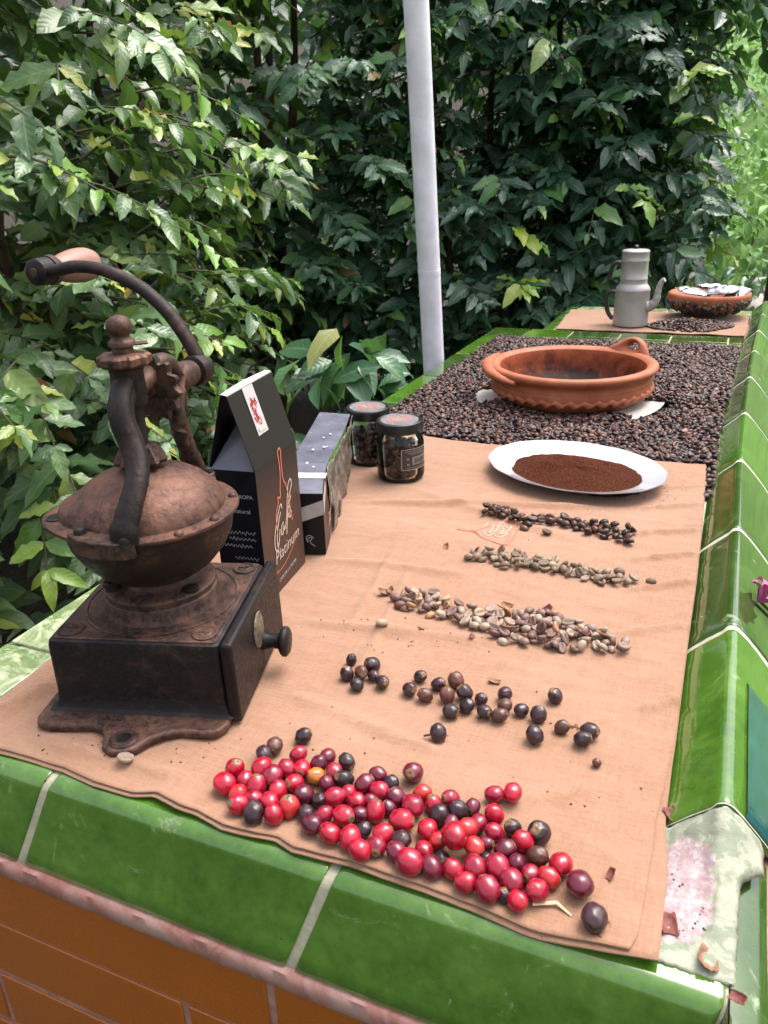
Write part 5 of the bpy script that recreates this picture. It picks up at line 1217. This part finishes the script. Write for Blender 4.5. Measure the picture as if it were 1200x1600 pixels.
sp2 = {(700,260): 'black dried cherry with a thin stalk, lying alone between the rows', (1032,161): 'black dried cherry lying apart at the upper right of the dried row', (974,271): 'dark glossy dried cherry lying below the right part of the dried row', (1150,349): 'small brown dried berry lying alone below the right end of the dried row',
       (1051,250): 'brown dried cherry with a curled stalk near the right end of the dried row', (1130,262): 'upper one of two black dried cherries at the right end of the dried row', (1110,286): 'lower one of two black dried cherries at the right end of the dried row', (649,103): 'black dried cherry at the top of the dried row, left of the brownish ones',
       (618,139): 'black dried cherry at the left end of the main dried row', (984,213): 'black dried cherry at the right end of the main cluster of dried cherries'}
r8 = random.Random(31)
def place_cherries(lst, dry_):
    for p, r_, c, u, v in prep(lst):
        o = bpy.data.objects.new('dried_cherry' if dry_ else 'coffee_cherry', ch_me[c][r8.randrange(6)]); lk(o)
        s = r_/.0082; lift = .0
        if (u, v) == (742, 578): lift = .009
        if (u, v) in ((800, 597), (782, 543)): lift = .003
        o.location = (p.x, p.y, cloth_top(p.x, p.y)+r_*.93+lift); o.scale = (s, s, s)
        o.rotation_euler = (PI/2+r8.gauss(0, .8), r8.gauss(0, .5), r8.uniform(0, 2*PI))
        key = (u, v)
        if dry_:
            if key in sp2: tag(o, sp2[key], 'dried cherry')
            elif u < 560: tag(o, names[c]+' cherry in the small cluster left of the dried row', 'dried cherry', 'dried cherries in the small left cluster')
            else: tag(o, names[c]+' cherry in the middle cluster of the dried row', 'dried cherry', 'dried cherries in the main cluster')
        else:
            if key in special: tag(o, special[key], 'coffee cherry')
            else:
                z_ = 'left third' if u < 400 else ('middle third' if u < 730 else 'right third')
                tag(o, f'{names[c]} cherry in the {z_} of the heap', 'coffee cherry', f'cherries in the {z_} of the heap')
place_cherries(heap, False); place_cherries(dry, True)
ORD = ['leftmost', 'second', 'third', 'fourth', 'fifth', 'sixth', 'seventh', 'eighth', 'ninth', 'tenth', 'eleventh', 'twelfth', 'thirteenth']
def ordinals(nm):
    by = {}
    for o in COL.objects:
        if o.name.startswith(nm) and o.get('group'): by.setdefault(o['label'], []).append(o)
    for lb, os2 in by.items():
        if len(os2) < 2: continue
        os2.sort(key=lambda o: (o.location-CAMP0).dot(R2)/(o.location-CAMP0).dot(_f))
        for i, o in enumerate(os2): o['label'] = (ORD[i]+' '+lb) if i == 0 else (ORD[i]+' from left, '+lb)
CAMP0 = Vector((0, 0, H)); ordinals('coffee_cherry'); ordinals('dried_cherry')
mb = MB(); a = P(*CX(683, 268), .012); mb.tube([a, P(*CX(668, 270), .010), P(*CX(660, 272), .008)], .0008, 6)
tag(mb.build('stalk', M_bark), 'thin dark stalk of the lone dried cherry between the rows', 'stalk')
mb = MB(); mb.tube(smoothpath([P(*CX(*q), .009) for q in ((1068, 236), (1080, 245), (1092, 240), (1100, 252))], 4), .0008, 6)
tag(mb.build('stalk', M_husk), 'curled brown stalk near the right end of the dried row', 'stalk')

# ------------------------------------------------------------------ far end: cloth, pot, bowl with sachets, bean heap
fc = [P(865, 514, .003), P(1020, 521, .003), P(1150, 527, .003)]; 
vs = []; nu, nv = 70, 40
for j in range(nv):
    for i in range(nu):
        u, v = i/(nu-1), j/(nv-1); x = -.455+u*.50; y = 2.258+v*.34-.0*u
        x += (-.02*v if u < .5 else 0)+.004*noise.noise(Vector((u*9, v*7, 0))); y += .006*noise.noise(Vector((u*8, v*3, 6)))
        vs.append((x, y, .003+.003*max(0, noise.noise(Vector((x*22, y*22, 1))))))
fcl = npmesh('linen_cloth', np.array(vs), gridfaces(nv, nu), M_cloth); m_ = fcl.modifiers.new('t', 'SOLIDIFY'); m_.thickness = .001
tag(fcl, 'small peach cloth under the metal coffee pot at the far end of the counter', 'cloth')
fd = rng.random
pl = []; r9 = random.Random(5)
for k in range(900):
    a = r9.uniform(0, 2*PI); rr_ = math.sqrt(r9.random()); x = -.105+.105*rr_*math.cos(a)+.015*math.sin(3*a); y = 2.365+.085*rr_*math.sin(a)
    pl.append((r9.randrange(4), m3(rot_bean(r9, r9.random() < .4)), (x, y, .0055+.016*(1-rr_**2)*r9.random())))
tag(joined('coffee_beans', bv, pl, M_roastbed), 'small heap of dark beans in front of the clay bowl at the far end', 'coffee beans', kind='stuff')
pot = thing('coffee_pot', 'two tier dull aluminium drip coffee pot with dark handles and curved spout', 'coffee pot', (-.262, 2.345, .005), math.radians(-14))
mb = MB(); mb.lathe([(.0001, .0), (.044, .0), (.0475, .003), (.0480, .010), (.0465, .060), (.0458, .094), (.0470, .097), (.0462, .100), (.0440, .106), (.0385, .112), (.0370, .115)], 40, cap=False); mb.build('lower_chamber', M_alu, pot, smooth=45)
mb = MB(); mb.lathe([(.0372, .113), (.0368, .118), (.0362, .124), (.0372, .126), (.0372, .129), (.0360, .131), (.0358, .172), (.0370, .174), (.0370, .177), (.0360, .179), (.0360, .196), (.0372, .198), (.0370, .200), (.0330, .2035), (.0120, .2055), (.0001, .2058)], 40, cap=False); mb.build('upper_chamber', M_alu, pot, smooth=45)
mb = MB(); mb.lathe([(.003, .205), (.003, .208), (.006, .210), (.006, .213), (.003, .2155), (.0001, .216)], 16); mb.build('lid_knob', M_handle, pot)
a = Vector((1, 0, 0))
mb = MB(); mb.tube(smoothpath([(.040, 0, .052), (.054, 0, .056), (.066, 0, .068), (.070, 0, .086), (.072, 0, .104), (.078, 0, .122), (.086, 0, .128)], 4), [.014]*4+[.0125]*4+[.0105]*4+[.0085]*4+[.0075]*4+[.0065]*5, 12); mb.build('spout', M_alu, pot, smooth=60)
mb = MB(); mb.tube(smoothpath([(-.036, 0, .166), (-.050, 0, .168), (-.062, 0, .160), (-.067, 0, .142), (-.069, 0, .122)], 4), .0062, 10, flat=1.4, up=Vector((0, 1, 0))); mb.build('upper_handle', M_handle, pot, smooth=60)
mb = MB(); mb.tube(smoothpath([(-.046, 0, .088), (-.060, 0, .088), (-.074, 0, .078), (-.074, 0, .055), (-.066, 0, .030), (-.052, 0, .014)], 4), .0062, 10, flat=1.3, up=Vector((0, 1, 0))); mb.build('lower_handle', M_handle, pot, smooth=60)
B2 = Vector((-.068, 2.535, .012))
b2 = thing('clay_bowl', 'red clay bowl with dark pebbled side band, holding silver sachets', 'bowl', B2)
mb = MB(); mb.lathe([(.0001, 0), (.055, 0), (.075, .008), (.100, .022), (.1125, .040), (.1145, .052), (.1135, .060), (.109, .063), (.103, .061), (.095, .045), (.070, .026), (.0001, .020)], 64, cap=False); mb.build('bowl_wall', M_clay, b2, smooth=50)
r9 = random.Random(8); pv = [sphere_mesh(.006, .0045, .0035, 7, 5, .3, s) for s in range(3)]; pl = []
for k in range(420):
    a = r9.uniform(0, 2*PI); t_ = r9.random(); z = .010+.036*t_; rad = np.interp(z, [.008, .022, .040, .052], [.077, .101, .1135, .1155])
    pl.append((r9.randrange(3), m3(Matrix.Rotation(a, 3, 'Z') @ Matrix.Rotation(PI/2, 3, 'Y') @ Matrix.Rotation(r9.uniform(0, 3), 3, 'Z')), (rad*math.cos(a), rad*math.sin(a), z)))
M_peb = m_bean('dark_pebble', [(0, (.02, .018, .018)), (.6, (.06, .05, .045)), (1, (.22, .19, .16))], .6)
tag(joined('pebble_band', pv, pl, M_peb, b2), kind='stuff')
def sachet(name, loc, rot, seed, sx, sy, label):
    vs = []; a_, b_ = 22, 16
    for i in range(a_):
        for j in range(b_):
            u, v = i/(a_-1)*2-1, j/(b_-1)*2-1; puff = .010*(1-u**4)*(1-v**4)
            z = puff+noise.fractal(Vector((u*2.4, v*2.4, seed)), 1, 2, 3)*.0045
            vs.append((u*sx, v*sy, z))
    V = np.array(vs); lo = V.copy(); lo[:, 2] = -V[:, 2]*.5-.0006; Fq_ = gridfaces(a_, b_)
    o = npmesh(name, np.concatenate([V, lo]), np.concatenate([Fq_, Fq_[:, ::-1]+a_*b_]), M_foil); o.location = loc; o.rotation_euler = rot
    tag(o, label, 'sachet', 'silver sachets in the far clay bowl'); return o
sachet('foil_sachet', B2+Vector((-.045, -.02, .064)), (.10, .18, .5), 1, .042, .032, 'crumpled silver sachet at the left in the far clay bowl')
sachet('foil_sachet', B2+Vector((.03, -.01, .068)), (.15, -.12, -.3), 2, .048, .034, 'bright silver sachet on top at the right in the far clay bowl')
sachet('foil_sachet', B2+Vector((0, .045, .068)), (-.2, .05, .1), 3, .045, .03, 'silver sachet at the back of the far clay bowl')
sachet('foil_sachet', B2+Vector((.075, .01, .060)), (.1, -.3, 1.1), 4, .036, .024, 'small silver sachet leaning on the right rim of the far bowl')

# ------------------------------------------------------------------ canopy pole
p0 = PXp(678, 575, -.668); p1 = PXp(650, 0, -.668)
dv = (p1-p0).normalized(); foot = p0+dv*((-.9-p0.z)/dv.z); topp = p0+dv*((1.75-p0.z)/dv.z)
pole = thing('canopy_pole', 'tall pale lilac white metal pole rising behind the left edge of the counter', 'pole', foot)
mb = MB(); mb.tube([(0, 0, 0), (topp-foot)], .0262, 32); mb.build('pole_shaft', M_pole, pole, smooth=60)
mb = MB(); c = (topp-foot)*(1.10/2.65); mb.tube([c, c+dv*.012], .0268, 32); mb.build('pole_joint', M_pole, pole, smooth=60)

# ------------------------------------------------------------------ coffee trees and background plants
def leaf_mesh(seed, ns=8, W=.40, wave=.09):
    r_ = random.Random(seed); vs = []; uv = []; curve = r_.uniform(.05, .5); fold = r_.uniform(.10, .35); ph = r_.uniform(0, 6); tw = r_.uniform(-.2, .2)
    for i in range(ns+1):
        t_ = i/ns; wd = W*.5*math.sin(PI*min(1, t_**.9))**.68*(1-.25*t_**3)*(1+.07*math.sin(t_*24+seed)) if 0 < t_ < 1 else .004
        if t_ > .9: wd *= .7
        for j in range(-2, 3):
            s = j/2; y = s*wd
            z = -curve*t_*t_+fold*abs(y)+(wave*math.sin(t_*19+ph+(0 if s > 0 else 1.7))*abs(s)**2*(wd/(W*.5)))*.8+tw*y*t_
            vs.append((t_, y+.015*math.sin(t_*21+ph)*s*s*s*(wd/(W*.5)), z)); uv.append((t_, .5+s*.5))
    F_ = gridfaces(ns+1, 5); return np.array(vs, np.float32), F_, np.array(uv, np.float32)
LV = [leaf_mesh(s, 8, random.uniform(.38, .50)) for s in range(8)]
LVJ = [leaf_mesh(s, 6, random.uniform(.38, .50), .08) for s in range(8)]
LOW = [leaf_mesh(s+20, 4, .5) for s in range(3)]
CAMP = Vector((0, 0, H)); BERRY = sphere_mesh(.0062, .0062, .0068, 7, 5)
def coffee_tree(name, label, base, crown_c, crown_r, nbr, mat, seed, face_bias=.75, leafsize=.115, trunk_r=.028, stems=2, parts=300, droop=1.0, group='coffee trees along the hedge', berries=0, newg=.10):
    r_ = random.Random(seed); t = thing(name, label, 'tree', base, 0, group); base = Vector(base)
    cc = Vector(crown_c); cr = Vector(crown_r)
    tr = MB()
    tops = []
    for k in range(stems):
        tp_ = Vector((cc.x+r_.uniform(-.25, .25)*cr.x, cc.y+r_.uniform(-.25, .25)*cr.y, cc.z+cr.z*.75))
        b0 = base+Vector((r_.uniform(-.08, .08), r_.uniform(-.08, .08), 0)); pth = [b0.lerp(tp_, q)+Vector((r_.uniform(-.04, .04), r_.uniform(-.04, .04), 0))*(1 if 0 < q < 1 else 0) for q in (0, .2, .4, .6, .8, 1)]
        sp = smoothpath(pth, 4); tr.tube([p-base for p in sp], [trunk_r*(1-.75*i/len(sp)) for i in range(len(sp))], 9); tops.append(sp)
    tr.build('trunk', M_bark, t, smooth=60)
    br = MB(); leaves = []; fresh = set()
    toc = (CAMP-cc); toc.z = 0; toc.normalize()
    for k in range(nbr):
        for _ in range(40):
            d = Vector((r_.gauss(0, 1), r_.gauss(0, 1), r_.uniform(-1.15, 1.1))); h = Vector((d.x, d.y, 0)).normalized()
            if h.dot(toc) > -.15 or r_.random() > face_bias: break
        zz = max(-1, min(1, d.z)); k2 = math.sqrt(max(0, 1-abs(zz)**2.6)); rad = r_.uniform(.74, 1.05) if r_.random() < .8 else r_.uniform(.4, .75)
        bulge = 1+.20*noise.noise(Vector((h.x*2, h.y*2, zz*2+seed)))
        tip = cc+Vector((h.x*cr.x*k2*rad*bulge, h.y*cr.y*k2*rad*bulge, zz*cr.z))
        out = (h+Vector((0, 0, .10-.4*r_.random()))).normalized(); out = (out+Vector((r_.gauss(0, .35), r_.gauss(0, .35), r_.gauss(0, .18)))).normalized()
        L = r_.uniform(.20, .38); nP = int(L/.046); start = tip-out*L+Vector((0, 0, r_.uniform(-.04, .05))); pts = []
        for i in range(nP+1):
            q = i/nP; pts.append(start.lerp(tip, q)+Vector((0, 0, .035*math.sin(q*PI))))
        br.tube([p-base for p in pts], [.0035*(1-.6*i/len(pts)) for i in range(len(pts))], 4)
        isf = r_.random() < newg and rad > .9
        for i in range(1, nP+1):
            tdir = (pts[i]-pts[i-1]).normalized(); side = tdir.cross(Vector((0, 0, 1)))
            if side.length < .01: side = Vector((1, 0, 0))
            side.normalize(); last = i == nP
            for sgn in ((-1, 1) if not last else (-1, 1, 0)):
                if r_.random() < .06: continue
                ld = (side*sgn*1.0+tdir*(.55 if sgn else 1.3)+Vector((0, 0, -r_.uniform(-.25, .6)*droop))+Vector((r_.gauss(0, .18), r_.gauss(0, .18), r_.gauss(0, .12)))).normalized()
                up = Vector((0, 0, 1))+out*.6+(CAMP-pts[i]).normalized()*.15+Vector((r_.gauss(0, .38), r_.gauss(0, .38), 0)); nz = (up-ld*up.dot(ld)).normalized(); ny = nz.cross(ld)
                s = leafsize*r_.uniform(.5, 1.25)*(.7 if last else 1)
                M = np.array([[ld.x, ny.x, nz.x], [ld.y, ny.y, nz.y], [ld.z, ny.z, nz.z]], np.float32)*s
                leaves.append((M, pts[i].copy(), s))
                if isf and i > nP-3: fresh.add(len(leaves)-1)
    tag(br.build('branches', M_twig, t, smooth=60), kind='stuff')
    if berries:
        bp = []
        for k in range(berries):
            M, p, s = leaves[r_.randrange(len(leaves))]
            for _ in range(r_.randint(5, 12)): bp.append((0, np.eye(3, dtype=np.float32)*r_.uniform(.8, 1.2), tuple(p-base+Vector((r_.gauss(0, .014), r_.gauss(0, .014), r_.gauss(0, .012))))))
        tag(joined('berries', [BERRY], bp, M_berry, t), kind='stuff')
    # leaves nearest the viewer's side become single parts, the rest one mass
    sc_ = sorted(range(len(leaves)), key=lambda i: (leaves[i][1]-CAMP).length - (0 if leaves[i][1].z > -.45 else -5) - 0)
    vis = []
    for i in sc_:
        rel = leaves[i][1]-CAMP; dz = rel.dot(_f)
        if dz <= 0: continue
        x = 600+FPX*rel.dot(R2)/dz; y = 800-FPX*rel.dot(U2)/dz
        if -40 < x < 1240 and -40 < y < 1100: vis.append(i)
        if len(vis) >= parts: break
    vs_ = set(vis)
    mes = [raw_mesh(v, f, mat, uv, 'leaf') for v, f, uv in LV]; mef = [raw_mesh(v, f, M_leafN, uv, 'leaf') for v, f, uv in LV]
    for i in vis:
        M, p, s = leaves[i]; o = bpy.data.objects.new('leaf', (mef if i in fresh else mes)[r_.randrange(8)]); lk(o, t); q = p-base
        o.matrix_local = Matrix(((M[0, 0], M[0, 1], M[0, 2], q.x), (M[1, 0], M[1, 1], M[1, 2], q.y), (M[2, 0], M[2, 1], M[2, 2], q.z), (0, 0, 0, 1)))
    rest = [(r_.randrange(8), M, tuple(p-base)) for i, (M, p, s) in enumerate(leaves) if i not in vs_ and i not in fresh]
    r2 = [(r_.randrange(8), M, tuple(p-base)) for i, (M, p, s) in enumerate(leaves) if i not in vs_ and i in fresh]
    if r2: tag(joined('fresh_foliage', LVJ, r2, M_leafN, t), kind='stuff')
    if rest: tag(joined('foliage', LVJ, rest, mat, t), kind='stuff')
    return t
G = -.9
coffee_tree('coffee_tree', 'yellow green coffee tree at the left, its glossy leaves closest to the mill', (-1.75, 1.55, G), (-1.72, 1.50, -.02), (.62, .85, 1.15), 430, M_leafL, 1, leafsize=.098, berries=40, newg=.16)
coffee_tree('coffee_tree', 'leafy coffee tree at the upper left corner, behind the crank handle', (-2.15, 2.35, G), (-2.1, 2.35, .45), (.75, .75, 1.15), 360, M_leafL, 2, leafsize=.108, berries=40, newg=.35)
coffee_tree('coffee_tree', 'mid green coffee tree with a bare brown stem between mill and pole', (-1.93, 3.05, G), (-1.80, 3.15, .72), (.75, .6, .95), 360, M_leafM, 3, trunk_r=.035, leafsize=.108, stems=3)
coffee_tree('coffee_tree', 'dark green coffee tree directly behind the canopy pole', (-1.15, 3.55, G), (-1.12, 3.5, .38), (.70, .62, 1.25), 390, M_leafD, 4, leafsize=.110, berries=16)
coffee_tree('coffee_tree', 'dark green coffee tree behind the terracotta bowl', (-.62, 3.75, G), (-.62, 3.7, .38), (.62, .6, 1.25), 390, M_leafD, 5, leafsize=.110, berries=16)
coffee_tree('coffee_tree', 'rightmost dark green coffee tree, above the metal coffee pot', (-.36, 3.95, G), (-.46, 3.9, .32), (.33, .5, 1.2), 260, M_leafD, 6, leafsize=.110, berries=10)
# second rank, deep shade
def back_mass(name, label, c, r3_, n, mat, seed, size=.14, cat='tree', low=True, group=None):
    r_ = random.Random(seed); t = thing(name, label, cat, (c[0], c[1], G), 0, group); pl = []
    mb = MB(); mb.tube([(0, 0, 0), (.03, .02, max(.2, c[2]-G))], [.04 if cat == 'tree' else .012, .015 if cat == 'tree' else .004], 8); mb.build('trunk' if cat == 'tree' else 'stem', M_bark, t)
    for k in range(n):
        d = Vector((r_.gauss(0, 1), r_.gauss(0, 1), r_.gauss(0, 1))).normalized()*r_.uniform(.55, 1.05); p = Vector((d.x*r3_[0], d.y*r3_[1], d.z*r3_[2]+c[2]-G))
        ld = Vector((d.x+r_.gauss(0, .5), d.y+r_.gauss(0, .5), -.4+r_.gauss(0, .4))).normalized(); up = Vector((r_.gauss(0, .4), r_.gauss(0, .4)-.4, 1)); nz = (up-ld*up.dot(ld)).normalized(); ny = nz.cross(ld)
        s = size*r_.uniform(.6, 1.2); pl.append((r_.randrange(3), np.array([[ld.x, ny.x, nz.x], [ld.y, ny.y, nz.y], [ld.z, ny.z, nz.z]], np.float32)*s, tuple(p)))
    tag(joined('foliage', LOW, pl, mat, t), kind='stuff'); return t
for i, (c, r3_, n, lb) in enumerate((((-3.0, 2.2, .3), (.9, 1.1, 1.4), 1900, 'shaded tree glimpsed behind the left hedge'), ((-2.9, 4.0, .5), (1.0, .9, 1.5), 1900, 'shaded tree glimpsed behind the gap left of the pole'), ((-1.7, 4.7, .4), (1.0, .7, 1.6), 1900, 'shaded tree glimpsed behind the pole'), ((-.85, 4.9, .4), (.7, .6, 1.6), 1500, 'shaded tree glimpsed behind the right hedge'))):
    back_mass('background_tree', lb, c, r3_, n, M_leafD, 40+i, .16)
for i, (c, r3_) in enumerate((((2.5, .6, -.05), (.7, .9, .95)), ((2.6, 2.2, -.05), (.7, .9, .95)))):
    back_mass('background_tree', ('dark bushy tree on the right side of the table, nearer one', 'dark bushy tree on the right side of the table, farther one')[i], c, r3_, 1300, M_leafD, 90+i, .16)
# bright garden at the right
for i, (c, r3_, n, lb) in enumerate((((.05, 7.2, -.1), (.55, .5, .75), 900, 'bright green shrub at the right edge of the picture, beyond the hedge'), ((.75, 8.0, .1), (.7, .6, 1.0), 900, 'light green shrub farther right beyond the hedge'), ((-.3, 9.0, .9), (.8, .6, 1.1), 900, 'pale green bush high on the slope at the right'), ((.6, 10.5, 1.4), (1.0, .8, 1.2), 1000, 'hazy green bush at the top of the slope on the right'), ((.12, 4.9, -.42), (.30, .25, .35), 420, 'low light green plant right of the clay bowl'))):
    back_mass('garden_shrub', lb, c, r3_, n, M_leafB if i != 4 else M_leafM, 60+i, .10 if i < 4 else .07, 'shrub')
back_mass('background_tree', 'dark tree branch mass at the top right corner', (.16, 4.5, 1.42), (.55, .45, .55), 1500, M_leafM, 77, .11)
back_mass('garden_shrub', 'small leafy weed between the counter and the gap in the hedge', (-.98, 1.98, -.22), (.20, .2, .28), 90, M_leafM, 78, .13, 'plant')
r10 = random.Random(4)
for i, (x, y, z, s, lb) in enumerate(((.06, 5.6, -.42, .16, 'flat grey stone in the garden at the right edge'), (.28, 5.9, -.33, .2, 'grey garden stone right of the flat one'), (.04, 6.0, -.44, .12, 'brown stone behind the flat garden stone'))):
    v, f, _ = sphere_mesh(s, s*.8, s*.4, 14, 9, .5, i+3, 0, 1.3); o = npmesh('stone', v, f, M_stone); o.location = (x, y, z); tag(o, lb, 'stone')
# pieces that hold the stones up: a low dry wall
mb = MB(); mb.box(-.05, .8, 5.45, 6.3, -.92, -.46); tag(mb.build('garden_wall', M_stone, bevel=.03), 'low grey garden wall under the stones at the right edge', 'wall')
# pink spot beyond the cap tiles, built as a ring of petals
fl = thing('pink_spot', 'pink spot of petal shapes on the outer slope of the green cap tiles', 'flower', (.0590, .775, .0140)); fl.rotation_euler = (0, .80, .4)
for k in range(9):
    a = 2*PI*k/9; mb = MB(); pts = []
    for i in range(5):
        t_ = i/4
        for j in (-1, 0, 1): pts.append((t_*.019*math.cos(a)-j*.0105*math.sin(PI*t_*.9+.15)*math.sin(a), t_*.019*math.sin(a)+j*.0105*math.sin(PI*t_*.9+.15)*math.cos(a), .012*math.sin(t_*2.2)+(.003 if j else 0)+(.006 if k % 2 else 0)))
    mb.add(pts, [(i*3+j, i*3+j+1, i*3+j+4, i*3+j+3) for i in range(4) for j in range(2)]); mb.build('petal', M_pinkf, fl, smooth=60)
mb = MB(); mb.tube([(0, 0, .003), (.030, .004, .003)], .0015, 6); mb.build('stem', M_twig, fl)
